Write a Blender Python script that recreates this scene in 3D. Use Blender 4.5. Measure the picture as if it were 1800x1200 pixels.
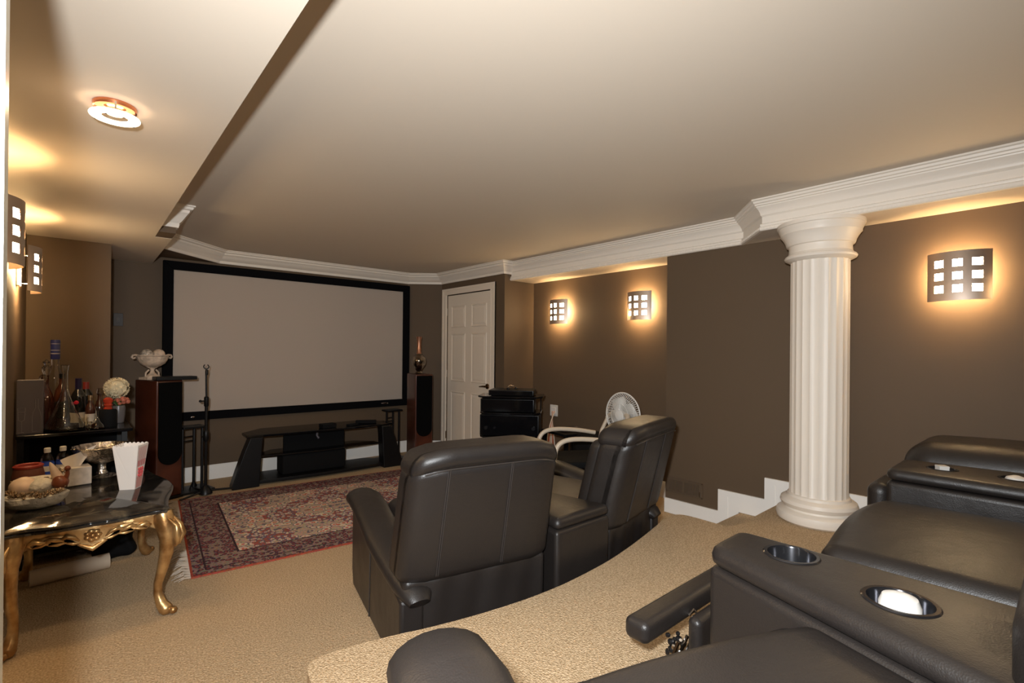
import bpy, bmesh, math, random
from math import pi, sin, cos, radians, atan2, sqrt
from mathutils import Vector, Matrix, noise
for _o in list(bpy.data.objects): bpy.data.objects.remove(_o)
random.seed(7)
S = bpy.context.scene
COL = S.collection

# ------------------------------------------------------------------ camera
H = 1.30
YAW, PIT, ROL = radians(41.24), radians(0.13), radians(0.51)
fw = Vector((sin(YAW)*cos(PIT), cos(YAW)*cos(PIT), sin(PIT)))
rt = Vector((cos(YAW), -sin(YAW), 0)); up = rt.cross(fw)
r2 = rt*cos(ROL)+up*sin(ROL); u2 = -rt*sin(ROL)+up*cos(ROL)
cam = bpy.data.cameras.new('camera'); camo = bpy.data.objects.new('camera', cam); COL.objects.link(camo)
M = Matrix((r2, u2, -fw)).transposed().to_4x4(); M.translation = (0, 0, H)
camo.matrix_world = M
cam.sensor_width = 36; cam.lens = 870/1800*36; cam.shift_y = 16.4/1800; cam.clip_start = 0.02
S.camera = camo
# ------------------------------------------------------------------ world, exposure, flash
W = bpy.data.worlds.new('world'); S.world = W; W.use_nodes = True
W.node_tree.nodes['Background'].inputs[0].default_value = (0.9, 0.75, 0.6, 1)
W.node_tree.nodes['Background'].inputs[1].default_value = 0.02
S.view_settings.view_transform = 'Standard'; S.view_settings.look = 'None'
S.view_settings.gamma = 1; S.view_settings.use_curve_mapping = False
S.view_settings.exposure = 0.07
FLASH_POS = (-0.13, 0.0, 1.46); FLASH_W = 335
SCONCE_W = 4.6; SCONCE_COL = (1.0, 0.66, 0.30)

def light(name, kind, loc, energy, color, size, parent=None):
    d = bpy.data.lights.new(name, kind); d.energy = energy; d.color = color
    if kind == 'POINT': d.shadow_soft_size = size
    o = bpy.data.objects.new(name, d); COL.objects.link(o); o.location = loc
    if parent: o.parent = parent
    return o
fl_ = light('camera_flash', 'SPOT', FLASH_POS, FLASH_W, (0.92, 0.95, 0.97), 0.035)
fl_.data.shadow_soft_size = .035; fl_.data.spot_size = radians(152); fl_.data.spot_blend = 1.0
fl_.rotation_euler = Vector((sin(YAW), cos(YAW), -.04)).to_track_quat('-Z', 'Y').to_euler()

# ------------------------------------------------------------------ materials
def node(nt, t, **k):
    n = nt.nodes.new(t)
    for a, b in k.items(): setattr(n, a, b)
    return n
def mat(name, col, rough=.5, metal=0, bump=0, bscale=60, var=0, vscale=8, spec=.5, coat=0, trans=0, ior=1.45, emit=None, estr=0, sheen=0, col2=None, detail=3, bdist=.002):
    m = bpy.data.materials.new(name); m.use_nodes = True; nt = m.node_tree
    b = nt.nodes['Principled BSDF']
    b.inputs['Base Color'].default_value = (*col, 1); b.inputs['Roughness'].default_value = rough
    b.inputs['Metallic'].default_value = metal; b.inputs['Specular IOR Level'].default_value = spec
    b.inputs['Coat Weight'].default_value = coat; b.inputs['Transmission Weight'].default_value = trans
    b.inputs['IOR'].default_value = ior; b.inputs['Sheen Weight'].default_value = sheen
    if emit: b.inputs['Emission Color'].default_value = (*emit, 1); b.inputs['Emission Strength'].default_value = estr
    tc = node(nt, 'ShaderNodeTexCoord')
    if var or col2:
        n = node(nt, 'ShaderNodeTexNoise'); n.inputs['Scale'].default_value = vscale; n.inputs['Detail'].default_value = detail
        nt.links.new(tc.outputs['Object'], n.inputs['Vector'])
        r = node(nt, 'ShaderNodeValToRGB'); r.color_ramp.elements[0].position = .35; r.color_ramp.elements[1].position = .65
        a = col2 if col2 else tuple(c*(1-var) for c in col)
        z = col if col2 else tuple(min(1, c*(1+var)) for c in col)
        r.color_ramp.elements[0].color = (*a, 1); r.color_ramp.elements[1].color = (*z, 1)
        nt.links.new(n.outputs['Fac'], r.inputs['Fac']); nt.links.new(r.outputs['Color'], b.inputs['Base Color'])
    if bump:
        n = node(nt, 'ShaderNodeTexNoise'); n.inputs['Scale'].default_value = bscale; n.inputs['Detail'].default_value = 4
        nt.links.new(tc.outputs['Object'], n.inputs['Vector'])
        p = node(nt, 'ShaderNodeBump'); p.inputs['Strength'].default_value = bump; p.inputs['Distance'].default_value = bdist
        nt.links.new(n.outputs['Fac'], p.inputs['Height']); nt.links.new(p.outputs['Normal'], b.inputs['Normal'])
    return m

M_wall = mat('brown_paint', (.120, .081, .050), .62, bump=.06, bscale=250, spec=.3)
M_ceil = mat('ceiling_paint', (.66, .572, .470), .7, bump=.05, bscale=160, spec=.25)
M_trim = mat('white_trim_paint', (.84, .77, .68), .35, spec=.4)
M_base = mat('white_baseboard_paint', (.93, .90, .85), .35, spec=.4)
M_door = mat('white_door_paint', (.82, .72, .60), .45, spec=.4)
M_col = mat('column_paint', (.84, .76, .66), .4, spec=.4)
M_black = mat('black_plastic', (.005, .005, .0055), .38, spec=.35)
M_matte = mat('matte_black', (.004, .004, .0045), .8, spec=.2)
M_blackglass = mat('black_glass', (.004, .004, .005), .08, spec=.45)
M_blackmetal = mat('black_metal', (.008, .007, .007), .35, spec=.4)
M_chrome = mat('chrome', (.75, .72, .68), .12, metal=1)
M_silver = mat('hammered_silver', (.58, .55, .52), .18, metal=1, bump=1.0, bscale=45, bdist=.01)
M_brass = mat('dark_bronze', (.20, .12, .06), .25, metal=1)
M_white = mat('white_plastic', (.72, .70, .66), .4)
M_cream = mat('cream_tube', (.62, .52, .40), .4)
M_frame = mat('velvet_black', (.004, .004, .005), .9, spec=.1)
M_glass = mat('clear_glass', (.95, .95, .93), .02, trans=1, ior=1.45)
M_gloss = mat('dark_spirit_glass', (.05, .015, .008), .05, spec=.8)
M_amber = mat('amber_liquor', (.10, .03, .015), .05, trans=.5)
M_wine = mat('dark_wine_glass', (.010, .010, .008), .06, spec=.8)
M_label = mat('paper_label', (.62, .55, .45), .6)
M_redlabel = mat('red_label', (.55, .01, .03), .4)
M_purple = mat('purple_foil', (.018, .012, .05), .35)
M_navy = mat('navy_foil', (.012, .016, .09), .35)
M_blue = mat('blue_label', (.04, .10, .55), .4)
M_orange = mat('orange_red_glass', (.50, .05, .02), .1, trans=.3)
M_stone = mat('white_plaster', (.62, .58, .51), .8, bump=1.0, bscale=22, bdist=.02, var=.12, vscale=20)
M_urn = mat('carved_cream_resin', (.60, .47, .36), .55, bump=.5, bscale=60, bdist=.006, var=.2, vscale=25)
M_bead = mat('gold_beads', (.36, .24, .13), .25, metal=.7, var=.5, vscale=60)
M_terra = mat('terracotta', (.16, .05, .03), .6, var=.2)
M_redrim = mat('red_glaze', (.26, .03, .02), .4)
M_brown = mat('brown_figurine', (.19, .055, .025), .35)
M_shell = mat('cream_shell', (.66, .50, .38), .4, var=.15, vscale=15)
M_paper = mat('tissue_paper', (.76, .70, .63), .7)
M_petal = mat('ivory_petals', (.68, .58, .38), .7, var=.15, vscale=40)
M_coral = mat('coral_petals', (.42, .12, .07), .6)
M_leaf = mat('leaf_green', (.05, .09, .02), .5)
M_greybox = mat('grey_card', (.105, .09, .10), .5)
M_greyline = mat('grey_line', (.24, .21, .22), .5)
M_vasegrey = mat('grey_ceramic', (.10, .09, .09), .3)
M_popw = mat('popcorn_white_card', (.80, .75, .70), .5)
M_popr = mat('popcorn_red_ink', (.62, .10, .10), .5)
M_popp = mat('popcorn_pink_ink', (.66, .34, .30), .5)
M_screen = mat('screen_fabric', (.45, .385, .33), .85, spec=.1)
M_copper = mat('copper', (.70, .28, .14), .2, metal=1)
M_seam = mat('leather_seam', (.035, .030, .028), .35)
M_taupe = mat('vent_paint', (.115, .080, .052), .4)
M_cable1 = mat('white_cable', (.62, .56, .50), .5); M_cable2 = mat('red_cable', (.45, .12, .06), .5)
M_lamp = mat('lit_halogen_glass', (1, .9, .75), .3, emit=(1, .86, .62), estr=14)
M_pane = mat('lit_frosted_glass', (1, .92, .8), .3, emit=(1, .74, .42), estr=70)
M_ring = mat('lit_ring_glass', (1, .95, .85), .2, emit=(1, .90, .70), estr=2.6)
M_ring2 = mat('lit_rim_glass', (.9, .88, .75), .1, emit=(1, .92, .70), estr=.9)
M_brushed = mat('brushed_steel', (.55, .44, .36), .33, metal=1)
_b = M_brushed.node_tree.nodes['Principled BSDF']; _b.inputs['Anisotropic'].default_value = .85
_t = M_brushed.node_tree.nodes.new('ShaderNodeTangent'); _t.direction_type = 'RADIAL'; _t.axis = 'Z'
M_brushed.node_tree.links.new(_t.outputs[0], _b.inputs['Tangent'])

def leather():
    m = bpy.data.materials.new('dark_leather'); m.use_nodes = True; nt = m.node_tree; b = nt.nodes['Principled BSDF']
    b.inputs['Base Color'].default_value = (.018, .0145, .013, 1); b.inputs['Roughness'].default_value = .40
    b.inputs['Specular IOR Level'].default_value = .52
    tc = node(nt, 'ShaderNodeTexCoord')
    v = node(nt, 'ShaderNodeTexVoronoi'); v.inputs['Scale'].default_value = 300
    n = node(nt, 'ShaderNodeTexNoise'); n.inputs['Scale'].default_value = 9; n.inputs['Detail'].default_value = 5
    n2 = node(nt, 'ShaderNodeTexNoise'); n2.inputs['Scale'].default_value = 5
    for q in (v, n, n2): nt.links.new(tc.outputs['Object'], q.inputs['Vector'])
    b1 = node(nt, 'ShaderNodeBump'); b1.inputs['Strength'].default_value = .28; b1.inputs['Distance'].default_value = .0012
    b2 = node(nt, 'ShaderNodeBump'); b2.inputs['Strength'].default_value = .30; b2.inputs['Distance'].default_value = .012
    nt.links.new(n.outputs['Fac'], b2.inputs['Height']); nt.links.new(v.outputs['Distance'], b1.inputs['Height'])
    nt.links.new(b2.outputs['Normal'], b1.inputs['Normal']); nt.links.new(b1.outputs['Normal'], b.inputs['Normal'])
    mr = node(nt, 'ShaderNodeMapRange'); mr.inputs['To Min'].default_value = .34; mr.inputs['To Max'].default_value = .50
    nt.links.new(n2.outputs['Fac'], mr.inputs['Value']); nt.links.new(mr.outputs['Result'], b.inputs['Roughness'])
    return m
M_leather = leather()

def carpet():
    m = bpy.data.materials.new('beige_carpet'); m.use_nodes = True; nt = m.node_tree; b = nt.nodes['Principled BSDF']
    b.inputs['Roughness'].default_value = .95; b.inputs['Specular IOR Level'].default_value = .1
    tc = node(nt, 'ShaderNodeTexCoord')
    n = node(nt, 'ShaderNodeTexNoise'); n.inputs['Scale'].default_value = 130; n.inputs['Detail'].default_value = 3
    n2 = node(nt, 'ShaderNodeTexNoise'); n2.inputs['Scale'].default_value = 3.5; n2.inputs['Detail'].default_value = 4
    v = node(nt, 'ShaderNodeTexVoronoi'); v.inputs['Scale'].default_value = 170
    for q in (v, n, n2): nt.links.new(tc.outputs['Object'], q.inputs['Vector'])
    r = node(nt, 'ShaderNodeValToRGB'); r.color_ramp.elements[0].position = .3; r.color_ramp.elements[1].position = .7
    r.color_ramp.elements[0].color = (.37, .255, .14, 1); r.color_ramp.elements[1].color = (.72, .54, .35, 1)
    nt.links.new(n.outputs['Fac'], r.inputs['Fac'])
    mx = node(nt, 'ShaderNodeMix', data_type='RGBA', blend_type='MULTIPLY'); mx.inputs['Factor'].default_value = .25
    r2_ = node(nt, 'ShaderNodeValToRGB'); r2_.color_ramp.elements[0].color = (.7, .68, .62, 1)
    nt.links.new(n2.outputs['Fac'], r2_.inputs['Fac'])
    nt.links.new(r.outputs['Color'], mx.inputs['A']); nt.links.new(r2_.outputs['Color'], mx.inputs['B'])
    nt.links.new(mx.outputs['Result'], b.inputs['Base Color'])
    p = node(nt, 'ShaderNodeBump'); p.inputs['Strength'].default_value = .7; p.inputs['Distance'].default_value = .006
    nt.links.new(v.outputs['Distance'], p.inputs['Height']); nt.links.new(p.outputs['Normal'], b.inputs['Normal'])
    return m
M_carpet = carpet()

def granite():
    m = bpy.data.materials.new('dark_polished_marble'); m.use_nodes = True; nt = m.node_tree; b = nt.nodes['Principled BSDF']
    b.inputs['Roughness'].default_value = .07; b.inputs['Specular IOR Level'].default_value = .75
    tc = node(nt, 'ShaderNodeTexCoord'); n = node(nt, 'ShaderNodeTexNoise'); n.inputs['Scale'].default_value = 7; n.inputs['Detail'].default_value = 8; n.inputs['Distortion'].default_value = 1.6
    nt.links.new(tc.outputs['Object'], n.inputs['Vector'])
    r = node(nt, 'ShaderNodeValToRGB'); e = r.color_ramp.elements
    e[0].position = .40; e[0].color = (.012, .011, .011, 1); e[1].position = .72; e[1].color = (.10, .085, .06, 1)
    q = e.new(.56); q.color = (.028, .026, .024, 1)
    nt.links.new(n.outputs['Fac'], r.inputs['Fac']); nt.links.new(r.outputs['Color'], b.inputs['Base Color'])
    return m
M_granite = granite()
M_gold = mat('antique_gold_leaf', (.66, .43, .19), .33, metal=.75, bump=.5, bscale=40, bdist=.004, col2=(.30, .15, .05), vscale=14, detail=6)
M_wood = mat('cherry_veneer', (.075, .020, .010), .35, var=.25, vscale=5, coat=.3)
M_cloth = mat('speaker_cloth', (.004, .004, .004), .95, spec=.05)

def rug_mat():
    m = bpy.data.materials.new('persian_rug_weave'); m.use_nodes = True; nt = m.node_tree; b = nt.nodes['Principled BSDF']
    b.inputs['Roughness'].default_value = .95; b.inputs['Specular IOR Level'].default_value = .05
    tc = node(nt, 'ShaderNodeTexCoord'); sp = node(nt, 'ShaderNodeSeparateXYZ'); nt.links.new(tc.outputs['Object'], sp.inputs[0])
    def mth(op, a, c=None, clamp=False):
        n = node(nt, 'ShaderNodeMath', operation=op, use_clamp=clamp)
        for i, x in enumerate((a, c)):
            if x is None: continue
            if isinstance(x, (int, float)): n.inputs[i].default_value = x
            else: nt.links.new(x, n.inputs[i])
        return n.outputs[0]
    ax = mth('ABSOLUTE', sp.outputs[0]); ay = mth('ABSOLUTE', sp.outputs[1])
    dx = mth('SUBTRACT', RUGW/2, ax); dy = mth('SUBTRACT', RUGH/2, ay); d = mth('MINIMUM', dx, dy)   # distance to the edge
    # mirrored coordinates for the symmetric field
    cmb = node(nt, 'ShaderNodeCombineXYZ'); nt.links.new(ax, cmb.inputs[0]); nt.links.new(ay, cmb.inputs[1])
    def ramp(fac, els):
        r = node(nt, 'ShaderNodeValToRGB'); r.color_ramp.interpolation = 'CONSTANT'
        for i, (p, c) in enumerate(els):
            e = r.color_ramp.elements[i] if i < 2 else r.color_ramp.elements.new(p)
            e.position = p; e.color = (*c, 1)
        nt.links.new(fac, r.inputs['Fac']); return r.outputs['Color']
    v = node(nt, 'ShaderNodeTexVoronoi'); v.inputs['Scale'].default_value = 17; nt.links.new(cmb.outputs[0], v.inputs['Vector'])
    v2 = node(nt, 'ShaderNodeTexVoronoi'); v2.inputs['Scale'].default_value = 34; nt.links.new(cmb.outputs[0], v2.inputs['Vector'])
    big = node(nt, 'ShaderNodeTexNoise'); big.inputs['Scale'].default_value = 3.4; big.inputs['Detail'].default_value = 2; nt.links.new(cmb.outputs[0], big.inputs['Vector'])
    fl = ramp(v.outputs['Distance'], [(0, (.60, .44, .30)), (.14, (.48, .10, .07)), (.28, (.62, .50, .38)), (.50, (.16, .13, .15)), (.60, (.45, .33, .25))])
    fl2 = ramp(v2.outputs['Distance'], [(0, (.50, .10, .08)), (.18, (.60, .48, .36)), (.42, (.14, .12, .16)), (.62, (.30, .10, .08))])
    mix = node(nt, 'ShaderNodeMix', data_type='RGBA')
    bm_ = mth('GREATER_THAN', big.outputs['Fac'], .50); nt.links.new(bm_, mix.inputs['Factor']); nt.links.new(fl, mix.inputs['A']); nt.links.new(fl2, mix.inputs['B'])
    bd = ramp(v2.outputs['Distance'], [(0, (.30, .19, .15)), (.16, (.20, .05, .05)), (.34, (.07, .045, .06)), (.52, (.26, .18, .15))])
    mix2 = node(nt, 'ShaderNodeMix', data_type='RGBA')
    nt.links.new(mth('LESS_THAN', d, .27), mix2.inputs['Factor']); nt.links.new(mix.outputs['Result'], mix2.inputs['A']); nt.links.new(bd, mix2.inputs['B'])
    out = mix2.outputs['Result']
    for lo, hi, c in ((.262, .275, (.05, .03, .035)), (.072, .082, (.05, .03, .035)), (-1, .012, (.36, .08, .05))):
        mx = node(nt, 'ShaderNodeMix', data_type='RGBA')
        f = mth('MULTIPLY', mth('GREATER_THAN', d, lo), mth('LESS_THAN', d, hi)); nt.links.new(f, mx.inputs['Factor'])
        nt.links.new(out, mx.inputs['A']); mx.inputs['B'].default_value = (*c, 1); out = mx.outputs['Result']
    n = node(nt, 'ShaderNodeTexNoise'); n.inputs['Scale'].default_value = 75; n.inputs['Detail'].default_value = 5; nt.links.new(tc.outputs['Object'], n.inputs['Vector'])
    mx = node(nt, 'ShaderNodeMix', data_type='RGBA', blend_type='OVERLAY'); mx.inputs['Factor'].default_value = .95
    nt.links.new(out, mx.inputs['A']); nt.links.new(n.outputs['Color'], mx.inputs['B'])
    nt.links.new(mx.outputs['Result'], b.inputs['Base Color'])
    p = node(nt, 'ShaderNodeBump'); p.inputs['Strength'].default_value = .5; p.inputs['Distance'].default_value = .003
    nt.links.new(n.outputs['Fac'], p.inputs['Height']); nt.links.new(p.outputs['Normal'], b.inputs['Normal'])
    return m

# ------------------------------------------------------------------ mesh builder
class MB:
    def __init__(s): s.v = []; s.f = []
    def add(s, vs, fs, m=None):
        n = len(s.v)
        s.v += [tuple(m @ Vector(v)) if m else tuple(v) for v in vs]
        s.f += [tuple(i+n for i in f) for f in fs]; return s
    def box(s, x0, x1, y0, y1, z0, z1, m=None):
        vs = [(x, y, z) for x in (x0, x1) for y in (y0, y1) for z in (z0, z1)]
        return s.add(vs, [(0, 1, 3, 2), (4, 6, 7, 5), (0, 4, 5, 1), (2, 3, 7, 6), (0, 2, 6, 4), (1, 5, 7, 3)], m)
    def prism(s, pts, z0, z1, m=None):
        n = len(pts)
        vs = [(x, y, z0) for x, y in pts]+[(x, y, z1) for x, y in pts]
        fs = [tuple(range(n))[::-1], tuple(range(n, 2*n))]+[(i, (i+1) % n, n+(i+1) % n, n+i) for i in range(n)]
        return s.add(vs, fs, m)
    def lathe(s, prof, n=24, m=None, ang=2*pi, cap=True, fl=None):
        vs = []; fs = []
        for k, (r, z) in enumerate(prof):
            for i in range(n):
                a = ang*i/n; rr = r*(fl(a, k) if fl else 1)
                vs.append((rr*cos(a), rr*sin(a), z))
        for k in range(len(prof)-1):
            for i in range(n):
                j = (i+1) % n; fs.append((k*n+i, k*n+j, (k+1)*n+j, (k+1)*n+i))
        if cap:
            fs.append(tuple(range(n))[::-1]); L = (len(prof)-1)*n; fs.append(tuple(range(L, L+n)))
        return s.add(vs, fs, m)
    def tube(s, pts, r, n=8, m=None, closed=False, sc=(1, 1)):
        P = [Vector(p) for p in pts]; R = r if isinstance(r, (list, tuple)) else [r]*len(P)
        vs = []; fs = []; prev = None; L = len(P)
        for i, p in enumerate(P):
            a = P[(i-1) % L] if (i or closed) else p; c = P[(i+1) % L] if (i < L-1 or closed) else p
            t = (c-a).normalized()
            if prev is None: q = Vector((0, 0, 1)) if abs(t.z) < .9 else Vector((1, 0, 0)); nx = t.cross(q).normalized()
            else: nx = (prev-t*prev.dot(t)).normalized()
            prev = nx; ny = t.cross(nx)
            for k in range(n):
                an = 2*pi*k/n; vs.append(p+nx*cos(an)*R[i]*sc[0]+ny*sin(an)*R[i]*sc[1])
        for i in range(L if closed else L-1):
            for k in range(n):
                a, b2 = i*n, ((i+1) % L)*n; fs.append((a+k, a+(k+1) % n, b2+(k+1) % n, b2+k))
        if not closed: fs.append(tuple(range(n))[::-1]); fs.append(tuple(range((L-1)*n, L*n)))
        return s.add(vs, fs, m)
    def sphere(s, c, r, n=12, m=None, sc=(1, 1, 1)):
        prof = [(sin(pi*k/n), -cos(pi*k/n)) for k in range(1, n)]
        mm = Matrix.Translation(c) @ Matrix.Diagonal((r*sc[0], r*sc[1], r*sc[2], 1))
        return s.lathe(prof, int(n*1.5), (m @ mm) if m else mm)
    def rbox(s, x0, x1, y0, y1, z0, z1, r=.03, n=5, k=4, fn=None, m=None):
        """rounded box: n grid cells per face core, k arc steps, optional deform fn(Vector)->Vector"""
        c = Vector(((x0+x1)/2, (y0+y1)/2, (z0+z1)/2)); h = Vector(((x1-x0)/2, (y1-y0)/2, (z1-z0)/2)); r = min(r, h.x, h.y, h.z)
        g = [-1+.0*i for i in range(0)]
        def axis(hh):
            core = hh-r
            a = [-hh+r*(1-cos(pi/2*i/k))*0 for i in range(0)]
            left = [-(core+r*math.tan(pi/4*(1-i/k))) for i in range(k)]
            mid = [-core+2*core*i/n for i in range(n+1)]
            right = [core+r*math.tan(pi/4*(i+1)/k) for i in range(k)]
            return left+mid+right
        A = [axis(h.x), axis(h.y), axis(h.z)]; idx = {}; vs = []; fs = []
        def vert(i, j, l):
            key = (i, j, l)
            if key not in idx:
                p = Vector((A[0][i], A[1][j], A[2][l]))
                q = Vector([max(-(h[t]-r), min(h[t]-r, p[t])) for t in range(3)]); d = p-q
                if d.length > 1e-9: p = q+d.normalized()*r
                p = p+c
                if fn: p = Vector(fn(p))
                idx[key] = len(vs); vs.append(p)
            return idx[key]
        N = [len(a)-1 for a in A]
        for ax in range(3):
            o = [t for t in range(3) if t != ax]
            for side in (0, N[ax]):
                for a in range(N[o[0]]):
                    for b in range(N[o[1]]):
                        q = []
                        for da, db in ((0, 0), (1, 0), (1, 1), (0, 1)):
                            t = [0, 0, 0]; t[ax] = side; t[o[0]] = a+da; t[o[1]] = b+db; q.append(vert(*t))
                        if (side == 0) != (ax == 1): q = q[::-1]
                        fs.append(tuple(q))
        return s.add(vs, fs, m)
    def build(s, name, m, parent=None, smooth=30, loc=None, rz=0, kind=None):
        me = bpy.data.meshes.new(name); me.from_pydata(s.v, [], s.f); me.update()
        bm = bmesh.new(); bm.from_mesh(me); bmesh.ops.recalc_face_normals(bm, faces=bm.faces); bm.to_mesh(me); bm.free()
        o = bpy.data.objects.new(name, me); COL.objects.link(o)
        for mm in (m if isinstance(m, (list, tuple)) else [m]): me.materials.append(mm)
        if smooth:
            me.polygons.foreach_set('use_smooth', [True]*len(me.polygons))
            try: me.set_sharp_from_angle(angle=radians(smooth))
            except Exception: pass
        if parent: o.parent = parent
        if loc: o.location = loc
        o.rotation_euler.z = rz
        if kind: o['kind'] = kind
        return o

def thing(name, label, cat, loc=(0, 0, 0), rz=0, group=None):
    o = bpy.data.objects.new(name, None); COL.objects.link(o); o.location = loc; o.rotation_euler.z = rz
    o.empty_display_size = .05; o['label'] = label; o['category'] = cat
    if group: o['group'] = group
    return o
def tag(o, label, cat, group=None):
    o['label'] = label; o['category'] = cat
    if group: o['group'] = group
    return o
def st(o): o['kind'] = 'structure'; return o
def kids(o): return [c for c in bpy.data.objects if c.parent == o]
def copy_tree(o, parent=None):
    c = o.copy(); COL.objects.link(c)
    if parent: c.parent = parent
    for k in kids(o): copy_tree(k, c)
    return c
def bev(o, w, seg=2):
    b = o.modifiers.new('b', 'BEVEL'); b.width = w; b.segments = seg; b.limit_method = 'ANGLE'; return o

def sweep(prof, path, side=1, closed=False):
    """profile [(out, z)] swept along path [(x,y)] with mitred corners; out points to the right*side"""
    mb = MB(); n = len(path); rows = []
    for i in range(n):
        p = Vector(path[i])
        a = Vector(path[i-1]) if i > 0 else None; c = Vector(path[i+1]) if i < n-1 else None
        def nrm(q, w): d = (w-q).normalized(); return Vector((d.y, -d.x))*side
        if a is None: o = nrm(p, c)
        elif c is None: o = nrm(a, p)
        else:
            n1, n2 = nrm(a, p), nrm(p, c); o = (n1+n2); o = o/(o.length_squared/2)
        rows.append([(p.x+o.x*d, p.y+o.y*d, z) for d, z in prof])
    k = len(prof); vs = [v for r_ in rows for v in r_]; fs = []
    for i in range(n-1):
        for j in range(k): fs.append((i*k+j, i*k+(j+1) % k, (i+1)*k+(j+1) % k, (i+1)*k+j))
    fs.append(tuple(range(k))); fs.append(tuple(range((n-1)*k, n*k))[::-1])
    return mb.add(vs, fs)

# ------------------------------------------------------------------ room
ZS, ZC, ZP, ZT = 2.097, 2.29, .291, .1455      # soffit underside, ceiling, platform, middle tread
XB, XR, XD, YW, YL, XL = 3.647, 3.985, 3.54, 5.705, 4.875, -.278
XE, YE, XE2 = .395, 4.33, .505
st(MB().box(-1.2, 4.2, -1.6, 6.0, -.08, 0).build('floor', M_carpet, smooth=0))
# platform with its curved front edge
edge = [(.50, -1.45), (.52, 1.2), (.535, 1.50), (.555, 1.62), (.60, 1.648), (.80, 1.612), (1.02, 1.54), (1.31, 1.485), (1.55, 1.468), (1.71, 1.474), (1.92, 1.49), (2.13, 1.524), (2.34, 1.568), (2.52, 1.61), (2.66, 1.645), (2.76, 1.662), (2.83, 1.655), (2.865, 1.61), (2.868, 1.50), (2.862, 1.40), (2.872, 1.345), (2.91, 1.315), (2.99, 1.308), (3.18, 1.318), (3.63, 1.322), (3.645, 1.322), (3.645, -1.45)]
def smooth_path(p, it=2):
    for _ in range(it):
        q = [p[0]]
        for a, b in zip(p, p[1:]): q += [(a[0]*.75+b[0]*.25, a[1]*.75+b[1]*.25), (a[0]*.25+b[0]*.75, a[1]*.25+b[1]*.75)]
        p = q+[p[-1]]
    return p
ed = [edge[0]]+smooth_path(edge[1:-1], 2)+[edge[-1]]
o = st(MB().prism(ed[::-1], 0.002, ZP).build('floor_platform', M_carpet, smooth=0)); bev(o, .018, 3)
o = st(MB().box(2.80, 3.645, 1.33, 1.62, .002, ZT).build('trim_step', M_carpet, smooth=0)); bev(o, .015, 3)
# walls
st(MB().box(XL-.12, XL, -1.6, YL, 0, ZS).build('wall_left', M_wall, smooth=0))
st(MB().box(XL-.12, .185, YL, YL+.10, 0, ZS).box(.085, .185, YL+.10, YW, 0, ZS).build('wall_left_return', M_wall, smooth=0))
st(MB().box(.085, 3.25, YW, YW+.12, 0, ZC).build('wall_screen', M_wall, smooth=0))
st(MB().prism([(3.20, YW), (XD, 5.424), (XD+.3, 5.424), (XD+.3, YW+.12), (3.20, YW+.12)], 0, ZC).build('wall_chamfer', M_wall, smooth=0))
# door wall: pieces around the opening (door opening y 4.36..5.36, z 0..2.03)
DY0, DY1, DZ = 4.405, 5.300, 2.015
st(MB().box(XD, XD+.12, 4.19, DY0, 0, ZC).box(XD, XD+.12, DY1, 5.43, 0, ZC).box(XD, XD+.12, DY0, DY1, DZ, ZC).build('wall_door', M_wall, smooth=0))
st(MB().box(XD, XR+.12, 4.17, 4.1895, 0, ZC).build('wall_alcove', M_wall, smooth=0))
st(MB().box(XR, XR+.12, 2.2285, 4.1695, 0, ZC).build('wall_right_recess', M_wall, smooth=0))
st(MB().box(XB, XR+.12, -1.6, 2.228, 0, ZC).build('wall_right', M_wall, smooth=0))
st(MB().box(-1.2, 4.1, -1.6, -1.45, 0, ZC).build('wall_rear', M_wall, smooth=0))
# ceiling + soffits
st(MB().box(-.4, 4.2, -1.6, 6.0, ZC, ZC+.08).build('ceiling', M_ceil, smooth=0))
st(MB().prism([(-1.2, -1.6), (XE-.02, -1.6), (XE+.01, YE), (XE2, YE), (XE2+.01, YW), (-1.2, YW)], ZS, ZC+.02).build('ceiling_bulkhead', M_ceil, smooth=0))
XS2 = 3.328
fr = [(3.645, 4.18), (3.645, 1.60), (XS2, 1.341), (XS2, -1.45)]
st(MB().prism([(XR+.01, 4.18)]+fr+[(XR+.01, -1.45)], ZS, ZC+.02).build('ceiling_soffit', M_ceil, smooth=0))
# soffit moulding: bead below, fascia, cove, crown
sp = [(0, ZS-.002), (.020, ZS-.002), (.026, ZS+.004), (.026, ZS+.020), (.020, ZS+.026), (.022, ZS+.032), (.022, ZS+.040), (.008, ZS+.046), (.008, ZS+.088), (.020, ZS+.098), (.020, ZS+.104), (.026, ZS+.118), (.036, ZS+.132), (.050, ZS+.145), (.052, ZS+.152), (.060, ZS+.154), (.062, ZS+.164), (.070, ZS+.168), (.074, ZS+.180), (.084, ZS+.184), (.084, ZC), (0, ZC)]
st(sweep(sp, fr[::1], side=1).build('trim_1', M_trim, smooth=25))
# dentil strip of the bead
mb = MB()
for (a, b) in ((fr[0], fr[1]), (fr[1], fr[2]), (fr[2], fr[3])):
    a, b = Vector(a), Vector(b); d = (b-a); L = d.length; d.normalize(); nn = Vector((d.y, -d.x)); k = int(L/.022)
    ang = atan2(d.y, d.x)
    for i in range(k):
        c = a+d*(L*(i+.5)/k)+nn*.026
        mb.box(-.007, .007, -.003, .003, ZS+.005, ZS+.019, Matrix.Translation((c.x, c.y, 0)) @ Matrix.Rotation(ang, 4, 'Z'))
o = mb.build('trim_2', M_trim, smooth=0); o['kind'] = 'stuff'; o['label'] = 'row of small white dentils on the soffit moulding'; o['category'] = 'moulding'
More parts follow.
